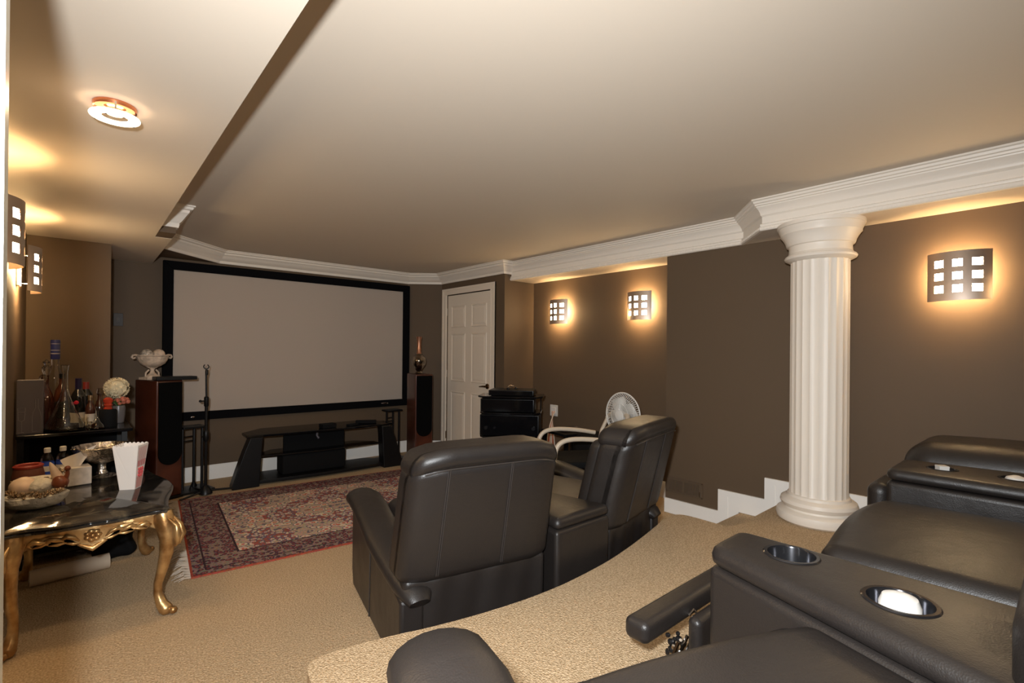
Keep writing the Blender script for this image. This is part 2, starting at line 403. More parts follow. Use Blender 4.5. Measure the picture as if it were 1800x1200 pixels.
# wall crown (room corner, door wall)
def crown(proj, drop):
    z = ZC
    return [(0, z-drop), (.012, z-drop), (.016, z-drop*.90), (.016, z-drop*.80), (proj*.30, z-drop*.70), (proj*.48, z-drop*.50), (proj*.62, z-drop*.36), (proj*.66, z-drop*.34), (proj*.70, z-drop*.22), (proj*.86, z-drop*.18), (proj*.90, z-drop*.08), (proj, z-drop*.06), (proj, z), (0, z)]
cp = [(.50, 5.15), (.62, 5.28), (1.06, YW), (3.20, YW), (XD, 5.424), (XD, 4.18), (3.66, 4.18)]
st(sweep(crown(.125, .125), cp, side=1).build('trim_3', M_trim, smooth=25))
st(sweep(crown(.10, .15), [(XE+.012, 4.12), (XE2, 4.12), (XE2, 4.60)], side=1).build('trim_4', M_trim, smooth=25))
st(MB().box(XE+.011, XE2-.001, 4.121, YE+.01, ZS+.002, ZC-.001).build('ceiling_block', M_wall, smooth=0))
st(MB().prism([(.50, 5.15), (.62, 5.28), (1.06, YW-.001), (.50, YW-.001)], ZC-.124, ZC).build('wall_corner_bulkhead', M_wall, smooth=0))
# baseboards
bp = lambda z: [(0, z+.002), (.014, z+.002), (.014, z+.128), (.010, z+.138), (.006, z+.146), (0, z+.146)]
st(sweep(bp(0), [(.19, YW), (3.20, YW), (XD, 5.424), (XD, 5.37)], side=1).build('baseboard_screen', M_base))
st(sweep(bp(0), [(XD, 4.30), (XD, 4.18), (XR, 4.17), (XR, 2.24)], side=1).build('baseboard_recess', M_base))
st(sweep(bp(0), [(XL, -1.45), (XL, YL), (.19, YL)], side=1).build('baseboard_left', M_base))
# stepped baseboard on the right wall
mb = MB(); x0, x1 = XB-.016, XB-.001
pts = [(2.228, .002), (2.228, .118), (1.776, .118), (1.776, .282), (1.441, .282), (1.441, .433), (-1.45, .433), (-1.45, .293), (1.322, .293), (1.322, .147), (1.62, .147), (1.62, .002)]
vs = [(x0, y, z) for y, z in pts]+[(x1, y, z) for y, z in pts]; n = len(pts)
mb.add(vs, [tuple(range(n)), tuple(range(n, 2*n))[::-1]]+[(i, (i+1) % n, n+(i+1) % n, n+i) for i in range(n)])
for y, z0, z1 in ((1.70, .004, .24), (1.37, .15, .39)): mb.box(x0-.004, x0, y, y+.006, z0, z1)
st(mb.build('baseboard_right', M_base, smooth=0))

# ------------------------------------------------------------------ door in the far wall
door = st(MB().box(XD+.012, XD+.05, DY0+.002, DY1-.002, .008, DZ-.01).build('door_1', M_door, smooth=0))
pz = [(1.60, 1.865), (.93, 1.52), (.16, .80)]
for (z0, z1) in pz:
    for (y0, y1) in ((4.50, 4.79), (4.92, 5.21)):
        # moulded panel: sunk field with a raised bevelled centre
        mb = MB(); X0 = XD+.013
        def ring(a, xa, b, xb):
            v = []
            for q, xx in ((a, xa), (b, xb)): v += [(xx, y0+q, z0+q), (xx, y1-q, z0+q), (xx, y1-q, z1-q), (xx, y0+q, z1-q)]
            mb.add(v, [(i, (i+1) % 4, 4+(i+1) % 4, 4+i) for i in range(4)])
        ring(-.004, X0-.001, .006, X0-.009); ring(.006, X0-.009, .020, X0-.001); ring(.020, X0-.001, .045, X0-.006)
        mb.add([(X0-.006, y0+.045, z0+.045), (X0-.006, y1-.045, z0+.045), (X0-.006, y1-.045, z1-.045), (X0-.006, y0+.045, z1-.045)], [(0, 1, 2, 3)])
        mb.build('panel', M_door, door, smooth=0)
# casing
cz = DZ
def cas(y0, y1, z0, z1, horiz=False):
    mb = MB(); 
    if horiz: mb.box(XD-.018, XD-.001, y0, y1, z0, z1).box(XD-.024, XD-.001, y0, y1, z1-.022, z1).box(XD-.012, XD-.001, y0, y1, z0-.004, z0)
    else:
        mb.box(XD-.018, XD-.001, y0, y1, z0, z1)
    return mb
mb = MB().box(XD-.016, XD-.001, DY1, DY1+.085, 0, cz+.075).box(XD-.024, XD-.001, DY1+.060, DY1+.085, 0, cz+.075).box(XD-.020, XD-.001, DY1+.006, DY1+.018, 0, cz)
mb.build('casing_side', M_door, door, smooth=0)
mb = MB().box(XD-.016, XD-.001, DY0-.085, DY0, 0, cz+.075).box(XD-.024, XD-.001, DY0-.085, DY0-.060, 0, cz+.075).box(XD-.020, XD-.001, DY0-.018, DY0-.006, 0, cz)
mb.build('casing_side', M_door, door, smooth=0)
MB().box(XD-.016, XD-.001, DY0, DY1, cz, cz+.075).box(XD-.024, XD-.001, DY0-.06, DY1+.06, cz+.050, cz+.075).build('casing_head', M_door, door, smooth=0)
m_ = Matrix.Translation((XD+.012, 4.475, .90)) @ Matrix.Rotation(-pi/2, 4, 'Y')
h = MB().lathe([(.032, 0), (.032, .006), (.026, .012), (.012, .014), (.011, .045)], 20, m_).tube([(XD-.03, 4.475, .90), (XD-.034, 4.50, .901), (XD-.034, 4.54, .897), (XD-.032, 4.575, .893)], [.010, .010, .008, .006], 8).build('door_handle', M_brass, door)
for z in (.24, 1.02, 1.80): MB().tube([(XD-.004, DY1+.001, z-.045), (XD-.004, DY1+.001, z+.045)], .007, 8).build('hinge', M_brass if z < 1 else M_door, door)

# white door frame just left of the camera
mb = MB().box(-.32, -.077, .955, 1.005, ZP, ZS).box(-.135, -.092, 1.0, 1.022, ZP, ZS)
st(mb.build('door_2', mat('bright_white_door_paint', (.88, .90, .84), .3), smooth=0))

# ------------------------------------------------------------------ column
def fl(a, k): return 1-.055*max(0, abs(sin(a*10)))**.6 if 0 < k < 3 else 1
def column():
    t = thing('fluted_column', 'white fluted round column standing on the carpeted platform against the right wall', 'column', (3.40, 1.035, ZP))
    T = ZS-ZP
    n = 200
    vs = []; fs = []
    for z in (.155, .165, T-.235, T-.225):
        for i in range(n):
            a = 2*pi*i/n; r = .158*(1-.052*(abs(sin(a*11))**.8)) if .16 < z < T-.23 else .156
            vs.append((r*cos(a), r*sin(a), z))
    for k in range(3):
        for i in range(n): fs.append((k*n+i, k*n+(i+1) % n, (k+1)*n+(i+1) % n, (k+1)*n+i))
    MB().add(vs, fs).build('shaft', M_col, t, smooth=35)
    pr = [(.205, 0), (.222, .012), (.228, .035), (.222, .058), (.205, .070), (.186, .074), (.182, .084), (.196, .094), (.206, .112), (.200, .130), (.182, .142), (.170, .146), (.165, .160), (.158, .164)]
    MB().lathe(pr, 48).build('base', M_col, t)
    z = T
    pr = [(.157, z-.232), (.170, z-.226), (.188, z-.216), (.192, z-.206), (.186, z-.196), (.176, z-.192), (.172, z-.184), (.168, z-.180), (.166, z-.150), (.168, z-.138), (.178, z-.134), (.182, z-.126), (.186, z-.110), (.196, z-.090), (.208, z-.072), (.214, z-.066), (.214, z-.056), (.222, z-.040), (.226, z-.026), (.232, z-.022), (.232, z-.001)]
    MB().lathe(pr, 48).build('capital', M_col, t)
column()

# ------------------------------------------------------------------ projection screen
SX0, SX1, SZ0, SZ1 = .595, 3.203, .608, 2.136
t = thing('projection_screen', 'large fixed projection screen in a wide black frame on the far wall', 'screen', (0, YW, 0))
B = .083; IX0, IX1, IZ0, IZ1 = SX0+.083, SX1-.088, SZ0+.082, SZ1-.082
MB().box(IX0-.01, IX1+.01, -.030, -.004, IZ0-.01, IZ1+.01).build('screen_surface', M_screen, t, smooth=0)
def fbar(pts, nm='frame_bar'):
    vs = [(x, -.055, z) for x, z in pts]+[(x, -.002, z) for x, z in pts]
    return bev(MB().add(vs, [(0, 1, 2, 3), (7, 6, 5, 4)]+[(i, (i+1) % 4, 4+(i+1) % 4, 4+i) for i in range(4)]).build(nm, M_frame, t, smooth=0), .006)
fbar([(SX0, SZ1), (SX1, SZ1), (IX1, IZ1), (IX0, IZ1)]); fbar([(SX0, SZ0), (SX1, SZ0), (IX1, IZ0), (IX0, IZ0)])
fbar([(SX0, SZ0), (IX0, IZ0), (IX0, IZ1), (SX0, SZ1)]); fbar([(SX1, SZ0), (IX1, IZ0), (IX1, IZ1), (SX1, SZ1)])
MB().sphere((2.86, -.056, .650), 1, 10, sc=(.048, .003, .010)).build('badge', M_chrome, t)
MB().sphere((.84, -.056, .640), 1, 8, sc=(.018, .003, .008)).build('badge', M_chrome, t)

# ------------------------------------------------------------------ sconces
def sconce(loc, rz, label, big_light=1.0):
    """local: wall is the plane y=0, room is -y; x along the wall"""
    t = thing('wall_sconce', label, 'sconce', loc, rz, 'curved metal wall sconces')
    w, hh, sag, off = .265, .265, .055, .055
    R = (w*w/4+sag*sag)/(2*sag)
    def P(x, z, d=0):
        a = math.asin(max(-1, min(1, x/R))); return ((R+d)*sin(a), -(off+sag-R)-(R+d)*cos(a), z)
    # shield with nine square holes: grid of cells
    xs = [-w/2, -.100, -.058, -.021, .021, .058, .100, w/2]; zs = [-hh/2, -.089, -.049, -.020, .020, .049, .089, hh/2]
    hx = {(1), (3), (5)}
    mb = MB(); vs = []; fs = []
    sx = []; tagx = []
    for i in range(7):
        k = 4
        for j in range(k): sx.append(xs[i]+(xs[i+1]-xs[i])*j/k); tagx.append(i)
    sx.append(xs[-1])
    for d in (0, -.003):
        for x in sx:
            for z in zs: vs.append(P(x, z, d))
    n = len(zs); L = len(sx)*n
    for i in range(len(sx)-1):
        for j in range(7):
            if tagx[i] in hx and j in hx: continue
            a, b, c, d_ = i*n+j, (i+1)*n+j, (i+1)*n+j+1, i*n+j+1
            fs.append((a, b, c, d_)); fs.append((L+d_, L+c, L+b, L+a))
    mb.add(vs, fs); mb.build('shield', M_brushed, t, smooth=60)
    for i in (1, 3, 5):
        for j in (1, 3, 5):
            v = []
            for x in (xs[i]-.003, (xs[i]+xs[i+1])/2, xs[i+1]+.003):
                for z in (zs[j]-.003, zs[j+1]+.003): v.append(P(x, z, -.006))
            MB().add(v, [(0, 2, 3, 1), (2, 4, 5, 3)]).build('pane', M_pane, t, smooth=60)
    MB().rbox(-.045, .045, -.018, -.001, -.10, .10, .006, 1, 2).build('back_plate', M_white, t)
    for z in (-.085, .085):
        MB().tube([(-.0, -.015, z), (0, -off-sag+.004, z)], .003, 6).build('bracket', M_chrome, t)
    MB().lathe([(.006, -.05), (.009, -.045), (.009, .045), (.005, .05)], 10, Matrix.Translation((0, -.055, 0))).build('bulb', M_lamp, t)
    for s_ in (-1, 1):
        l = light('bulb_light', 'POINT', (s_*.035, -.052, 0.0), SCONCE_W*big_light, SCONCE_COL, .028, t)
    return t
sconce((XB, .423, 1.732), -pi/2, 'brushed metal wall sconce right of the white column, largest of the right wall')
sconce((XR, 3.72, 1.74), -pi/2, 'wall sconce in the recess nearer the white door')
sconce((XR, 2.69, 1.74), -pi/2, 'wall sconce in the recess next to the projecting dark wall')
sconce((XB, -.75, 1.732), -pi/2, 'unseen wall sconce behind the second row, added for warm fill light')  # added out of view to raise the warm ambient light
sconce((XL, 4.14, 1.765), pi/2, 'sconce seen edge-on on the left wall nearer the screen', 1.9)
sconce((XL, 2.86, 1.765), pi/2, 'sconce at the left picture edge beside the white door frame', 1.6)

# ------------------------------------------------------------------ ceiling light
t = thing('ceiling_light', 'round glass-ring ceiling light with copper base on the low ceiling', 'ceiling light', (.085, 2.085, ZS))
MB().lathe([(.078, 0), (.080, -.004), (.078, -.020), (.070, -.024)], 32).build('base', M_copper, t)
MB().lathe([(.030, -.026), (.034, -.034), (.030, -.040)], 24).build('bulb_cover', M_ring2, t)
MB().lathe([(.050, -.048), (.090, -.048), (.092, -.052), (.090, -.056), (.050, -.056), (.047, -.052), (.050, -.048)], 40, cap=False).build('glass_ring', M_ring, t)
for k in range(3):
    a = .5+2*pi*k/3; MB().tube([(.078*cos(a), .078*sin(a), -.01), (.078*cos(a), .078*sin(a), -.064)], .004, 6).build('clip', M_chrome, t)
light('bulb_light', 'POINT', (0, 0, -.085), 1.3, (1, .70, .40), .03, t)
l_ = light('down_light', 'SPOT', (0, 0, -.09), 16.0, (1, .68, .36), .03, t); l_.data.spot_size = radians(150); l_.data.spot_blend = 1; l_.data.shadow_soft_size = .05
t.scale = (.74, .74, .74)
c2_ = copy_tree(t); c2_.location = (.085, -.55, ZS); c2_['label'] = 'unseen copy of the ceiling light behind the camera, added for warm fill'  # unseen second fixture, put in only for more warm ambient light

# ------------------------------------------------------------------ recliners
def lean_fn(z0, z1, lean, taper=0, cx=0, bulge=0, w=1):
    def f(p):
        k = max(0, (p.z-z0)/(z1-z0)); q = p.copy(); q.y -= lean*k
        q.x = cx+(q.x-cx)*(1-taper*k)
        return q
    return f
def recliner(loc, rz, label, w=.69, arm='L', group=None, detail=True, zback=.925, seat_z=.47, back=True, arm_w=.16, adx=0, adz=0):
    t = thing('leather_recliner', label, 'recliner', loc, rz, group)
    a0, a1 = (0, arm_w) if arm == 'L' else ((w-arm_w, w) if arm == 'R' else (0, 0))
    s0, s1 = (arm_w, w) if arm == 'L' else ((0, w-arm_w) if arm == 'R' else (0, w))
    # base and skirt (gathered leather at the back)
    def wav(p):
        q = p.copy()
        if p.y < .05: q.y += .006*sin(p.x*21+p.z*5)+.003*sin(p.x*47-p.z*9)
        return q
    MB().rbox(.015, w-.012, .02, .84, .03, .385, .025, 26, 3, fn=wav).build('base', M_leather, t)
    if arm:
        x0, x1 = (.0, .10) if arm == 'L' else (w-.10, w)
        pts = [(.012, .012), (.90, .012), (.93, .10), (.93, .42), (.86, .47), (.70, .46), (.45, .41), (.2, .35), (.012, .31)]
        vs = [(x0, y, z) for y, z in pts]+[(x1, y, z) for y, z in pts]; n = len(pts)
        o = MB().add(vs, [tuple(range(n)), tuple(range(n, 2*n))[::-1]]+[(i, (i+1) % n, n+(i+1) % n, n+i) for i in range(n)]).build('side_panel', M_leather, t); bev(o, .015, 3)
        # arm pad: swept rounded section
        path = [(-.005, .322), (.02, .342), (.10, .362), (.25, .395), (.42, .435), (.58, .475), (.72, .505), (.84, .517), (.93, .508), (.985, .478), (1.0, .45)]
        P2 = []; R2 = []
        for i, (y, z) in enumerate(path):
            P2.append(((a0+a1)/2-(.03 if arm == 'L' else -.03)*min(1, y*2+.2)+adx, y, z-.025+adz)); R2.append([.5, .72, .88, .96, 1, 1, 1, 1, .95, .75, .45][i]*.5)
        mb = MB().tube(P2, R2, 20, sc=(arm_w*1.12, .105))
        mb.build('arm_pad', M_leather, t, smooth=60)
        xs = a0 if arm == 'L' else a1
        MB().tube([(x0-.001 if arm == 'L' else x1+.001, .52, .02), (x0-.001 if arm == 'L' else x1+.001, .50, .40)], .003, 6).build('seam', M_seam, t)
    # seat cushion
    def puff(p):
        q = p.copy(); u = (p.x-s0)/(s1-s0)
        if p.z > seat_z-.06: q.z += .02*sin(pi*max(0, min(1, u)))
        return q
    MB().rbox(s0+.01, s1-.01, .18, .88, seat_z-.15, seat_z, .05, 8, 4, fn=puff).build('seat_cushion', M_leather, t)
    MB().rbox(s0+.01, s1-.01, .84, .93, .08, seat_z-.03, .04, 5, 4).build('footrest', M_leather, t)
    if back:
        lf = lean_fn(.37, zback, .13, .055, w/2)
        zt = zback-.062
        def bf(p):
            q = lf(p); u = abs((p.x-w/2)/(w/2))
            q.y += .035*max(0, u-.72)/.28 if p.y < .06 else 0      # rounded rear shoulders
            q.z -= .02*max(0, (u-.8)/.2)*(1 if p.z > .8 else 0)
            return q
        MB().rbox(-.008, w+.008, -.012, .20, .365, zt, .045, 10, 6, fn=bf).build('back_cushion', M_leather, t)
        def hf(p):
            q = lf(p); u = abs((p.x-w/2)/(w/2)); q.z -= .035*max(0, u-.55)**2/.2
            if p.y < .05: q.y += .035*max(0, u-.72)/.28
            return q
        MB().rbox(-.006, w+.006, -.012, .225, zt-.035, zback, .055, 10, 6, fn=hf).build('headrest', M_leather, t)
        def inner(p):
            q = lf(p); return q
        MB().rbox(s0+.03, s1-.03, .16, .27, .42, zt-.03, .05, 6, 4, fn=inner).build('lumbar_cushion', M_leather, t)
        # piping on the rear
        def rear(x, z): 
            k = (z-.37)/(zback-.37); u = abs((x-w/2)/(w/2))
            return (w/2+(x-w/2)*(1-.055*k), -.0145-.13*k+.035*max(0, u-.72)/.28, z)
        for x in (w*.20, w*.62):
            for dx in (-.004, .004): MB().tube([rear(x+dx, z_) for z_ in (.40, .5, .6, .7, zt-.016)], .0028, 6).build('seam', M_seam, t)
        MB().tube([(p_[0], p_[1]-.001, p_[2]) for p_ in [rear(x_, zt-.016-.035*max(0, abs(x_-w/2)/(w/2)-.55)**2/.2) for x_ in [w*q/16 for q in range(1, 16)]]], .0032, 6).build('seam', M_seam, t)
    return t
RG = 'dark leather recliners'
recliner((.957, 1.736, 0), -.2106, 'dark leather recliner left of the console in the front row, seen from behind', .695, 'L', RG)
recliner((2.075, 1.572, 0), .2106, 'dark leather recliner right of the console in the front row, beside the wall', .70, 'R', RG)

def cup(t, x, y, z, r=.052):
    MB().lathe([(r-.006, -.06), (r, -.055), (r, .001), (r+.016, .005), (r+.019, .002), (r+.019, -.002)], 32, Matrix.Translation((x, y, z)), cap=False).build('cup_holder', M_holder, t)
M_holder = mat('black_chrome', (.05, .05, .055), .16, metal=.8)
# front console (wedge)
def wedge(name, label, quad, z0, z1, holes, group=None, lidh=.05, hump=None):
    cx = sum(p[0] for p in quad)/4; cy = sum(p[1] for p in quad)/4
    t = thing(name, label, 'console', (cx, cy, z0), 0, group)
    q = [(x-cx, y-cy) for x, y in quad]; hgt = z1-z0
    ins = [(x*.985, y*.992) for x, y in q]
    o = MB().prism(ins, .012, hgt-lidh-.004).build('body', M_leather, t); bev(o, .022, 4)
    # lid with cut-out cup holes: rounded plate grid
    def lid(p):
        u = (p.x+.5); v = (p.y+.5)
        a = Vector(q[0]).lerp(Vector(q[1]), u); b = Vector(q[3]).lerp(Vector(q[2]), u); c = a.lerp(b, v)
        return Vector((c.x, c.y, p.z))
    bw = (Vector(q[1])-Vector(q[0])).length; 
    # rounded outline polygon, then bevelled prism with holes via bmesh
    outl = []
    for i in range(4):
        p0, p1, p2 = Vector(q[i-1]), Vector(q[i]), Vector(q[(i+1) % 4]); r = .045
        d0 = (p0-p1).normalized(); d2 = (p2-p1).normalized(); a, b = p1+d0*r, p1+d2*r
        for k in range(7):
            s_ = k/6; outl.append(((1-s_)**2*a+2*s_*(1-s_)*p1+s_*s_*b))
    hl = [(hx-cx, hy-cy, hr) for hx, hy, hr in holes]
    # offset outline for pillow edge
    def off(d):
        res = []; n = len(outl)
        for i in range(n):
            t_ = (outl[(i+1) % n]-outl[i-1]); t_ = t_.normalized(); nn = Vector((-t_.y, t_.x)); c = Vector((0, 0)); 
            if nn.dot(outl[i]) > 0: nn = -nn
            res.append(outl[i]+nn*d)
        return res
    mb = MB(); n = len(outl)
    lay = [(off(.012), hgt-lidh), (off(.002), hgt-lidh+.008), (outl, hgt-lidh+.022), (off(.004), hgt-.014), (off(.014), hgt-.004), (off(.028), hgt)]
    vs = [(p.x, p.y, z) for L_, z in lay for p in L_]; fs = []
    for k in range(len(lay)-1):
        for i in range(n): fs.append((k*n+i, k*n+(i+1) % n, (k+1)*n+(i+1) % n, (k+1)*n+i))
    fs.append(tuple(range(n))[::-1]); mb.add(vs, fs)
    o = mb.build('lid', M_leather, t, smooth=50)
    # top sheet with holes (triangulated)
    bm = bmesh.new(); bm.from_mesh(o.data)
    top = [(p.x, p.y) for p in off(.028)]
    ev = []
    tv = [bm.verts.new((x, y, hgt)) for x, y in top]; ev += [bm.edges.new((tv[i], tv[(i+1) % n])) for i in range(n)]
    for hx, hy, hr in hl:
        hv = [bm.verts.new((hx+(hr+.002)*cos(2*pi*i/32), hy+(hr+.002)*sin(2*pi*i/32), hgt)) for i in range(32)]
        ev += [bm.edges.new((hv[i], hv[(i+1) % 32])) for i in range(32)]
    bmesh.ops.triangle_fill(bm, edges=ev, use_beauty=True, normal=(0, 0, 1))
    bmesh.ops.remove_doubles(bm, verts=bm.verts, dist=.0002); bmesh.ops.recalc_face_normals(bm, faces=bm.faces); bm.to_mesh(o.data); bm.free()
    for p in o.data.polygons: p.use_smooth = True
    for hx, hy, hr in hl:
        pr = [(hr-.010, -.075), (hr-.002, -.060), (hr, -.001), (hr+.002, .0025), (hr+.009, .003), (hr+.012, .0005)]
        MB().lathe(pr, 40, Matrix.Translation((hx, hy, hgt)), cap=False).add([(hx+(hr-.010)*cos(2*pi*i/40), hy+(hr-.010)*sin(2*pi*i/40), hgt-.075) for i in range(40)], [tuple(range(40))]).build('cup_holder', M_holder, t)
    return t, cx, cy
wedge('seat_console', 'wedge console between the two front row recliners', [(1.655, 1.565), (2.055, 1.565), (1.885, 2.36), (1.815, 2.36)], 0, .53, [])
# ------------------------------------------------------------------ second row (on the platform)
recliner((.054, -.158, ZP), -.347, 'near leather recliner at the bottom picture edge, only its arm and seat in view', .88, 'L', RG, zback=.93, seat_z=.455, arm_w=.16, adx=.035, adz=.016)
t, cx, cy = wedge('seat_console', 'near wedge console with two cup holders between second row seats', [(.985, -.10), (1.436, -.10), (1.436, .640), (1.250, .640)], ZP, .80, [(1.345, .468, .052), (1.262, .235, .055)])
def hb(p): q = p.copy(); return q
MB().rbox(-.24, .22, -.62, -.205, .10, .655, .075, 5, 6).build('console_back', M_leather, t)
t2, cx2, cy2 = wedge('seat_console', 'far wedge console with two cup holders beside the right wall', [(2.70, -.10), (3.10, -.10), (3.03, .560), (2.70, .560)], ZP, .80, [(2.88, .390, .045), (2.885, .160, .045)])

# wide middle seat
t = thing('leather_recliner', 'second row leather seat between the two cup holder consoles with footrest out', 'recliner', (1.44, -.30, ZP), 0, RG)
MB().rbox(.01, 1.25, .1, .80, .02, .26, .03, 6, 3).build('base', M_leather, t)
def puff2(p):
    q = p.copy()
    if p.z > .30: q.z += .028*sin(pi*max(0, min(1, (p.x-.50)/.75)))+.012*sin(pi*p.y/.9)
    if p.y > .6: q.y += .02*sin(pi*max(0, min(1, (p.x-.5)/.75)))
    return q
MB().rbox(.42, 1.245, -.02, .875, .22, .375, .06, 12, 5, fn=puff2).build('seat_cushion', M_leather, t)
MB().rbox(.01, .50, -.02, .86, .20, .345, .05, 8, 4).build('seat_cushion', M_leather, t)
MB().tube([(.495+.02*k*.2-.06*(1-k/8), .05+.8*k/8, .352) for k in range(9)], .012, 8).build('piping', M_leather, t)
MB().rbox(.02, 1.24, -.32, -.06, .10, .62, .07, 8, 4, fn=lean_fn(.1, .62, .15)).build('back_cushion', M_leather, t)
def frf(p):
    q = p.copy(); q.z -= .0*(p.y); return q
MB().rbox(-.245, .42, 1.085, 1.165, .186, .250, .022, 6, 5).build('footrest', M_leather, t)
MB().rbox(-.05, .42, 1.03, 1.075, .02, .215, .02, 6, 4).build('footrest_flap', M_leather, t)
MB().tube([(-.02, 1.082, .205), (-.012, 1.072, .225), (0, 1.070, .21), (.006, 1.072, .18), (.02, 1.045, .10), (.03, 1.04, .03)], .004, 6).build('piping', M_chrome, t)
mb = MB()
for k in range(3):
    mb.tube([(-.15+.05*k, 1.08, .09), (-.12+.05*k, 1.06, .17)], .006, 6); mb.tube([(-.05-.04*k, 1.09, .09), (-.09-.02*k, 1.07, .16)], .005, 6)
mb.build('hinge_mechanism', M_chrome, t, smooth=40)
mb = MB(); random.seed(9)
for k in range(16): mb.sphere((-.13+.08*random.random(), 1.075+.03*random.random(), .10+.09*random.random()), random.uniform(.006, .011), 5)
mb.build('hinge_bolts', M_blackmetal, t)['kind'] = 'stuff'

# far right seat
t = thing('leather_recliner', 'leather seat against the right wall beyond the far console', 'recliner', (3.10, -.40, ZP), 0, RG)
def hump(p):
    q = p.copy(); q.z += .02*sin(pi*(p.y)/1.0); return q
MB().rbox(.0, .515, .0, .985, .25, .575, .12, 6, 7, fn=hump).build('back_cushion', M_leather, t)
MB().rbox(.01, .50, .05, .90, .01, .30, .04, 5, 3).build('base', M_leather, t)
MB().rbox(-.33, -.02, .955, 1.05, .13, .42, .085, 5, 7).build('footrest', M_leather, t)
MB().rbox(-.40, -.26, .975, 1.06, .10, .30, .035, 5, 5).build('piping_pad', M_leather, t)

# ------------------------------------------------------------------ things in the cup holders
o = MB().lathe([(.022, 0), (.034, .003), (.036, .06), (.030, .075), (.012, .082)], 24).build('plastic_cup', M_white, loc=(1.262, .235, ZP+.509-.066)); tag(o, 'white cup in the cup holder nearest the camera', 'cup')
t = thing('small_box', 'small white square box in the far console, left cup holder', 'box', (2.88, .390, .728), .6)
MB().box(-.018, .018, -.018, .018, 0, .085).build('body', M_white, t, smooth=0); MB().box(-.0185, .0185, -.0185, .0185, .078, .086).build('lid', M_white, t, smooth=0)
o = MB().lathe([(.020, 0), (.036, .004), (.038, .06), (.030, .078), (.010, .086)], 24).build('plastic_cup', M_white, loc=(2.885, .160, .728)); tag(o, 'white cup in the far console at the right picture edge', 'cup')

# ------------------------------------------------------------------ rug
RUGW, RUGH = 2.20, 1.76
rz = radians(-5.2); c0 = Vector((.49, 3.29)); ex = Vector((cos(rz), sin(rz))); ey = Vector((-sin(rz), cos(rz)))
cc = c0+ex*RUGW/2+ey*RUGH/2
t = thing('persian_rug', 'patterned red and cream oriental rug with white fringe on the carpet', 'rug', (cc.x, cc.y, 0), rz)
MR = rug_mat()
MB().box(-RUGW/2, RUGW/2, -RUGH/2, RUGH/2, .001, .010).build('pile', MR, t, smooth=0)
for sx in (-1, 1):
    mb = MB(); random.seed(3)
    for i in range(150):
        y = -RUGH/2+RUGH*(i+.5)/150; L = .05+.05*random.random(); dy = random.uniform(-.03, .03); x = sx*RUGW/2
        mb.tube([(x, y, .006), (x+sx*L*.5, y+dy*.4, .012*random.random()+.006), (x+sx*L, y+dy-.02, .004)], [.003, .0035, .002], 4)
    mb.build('fringe', mat('ivory_fringe', (.50, .42, .34), .9), t)['kind'] = 'stuff'

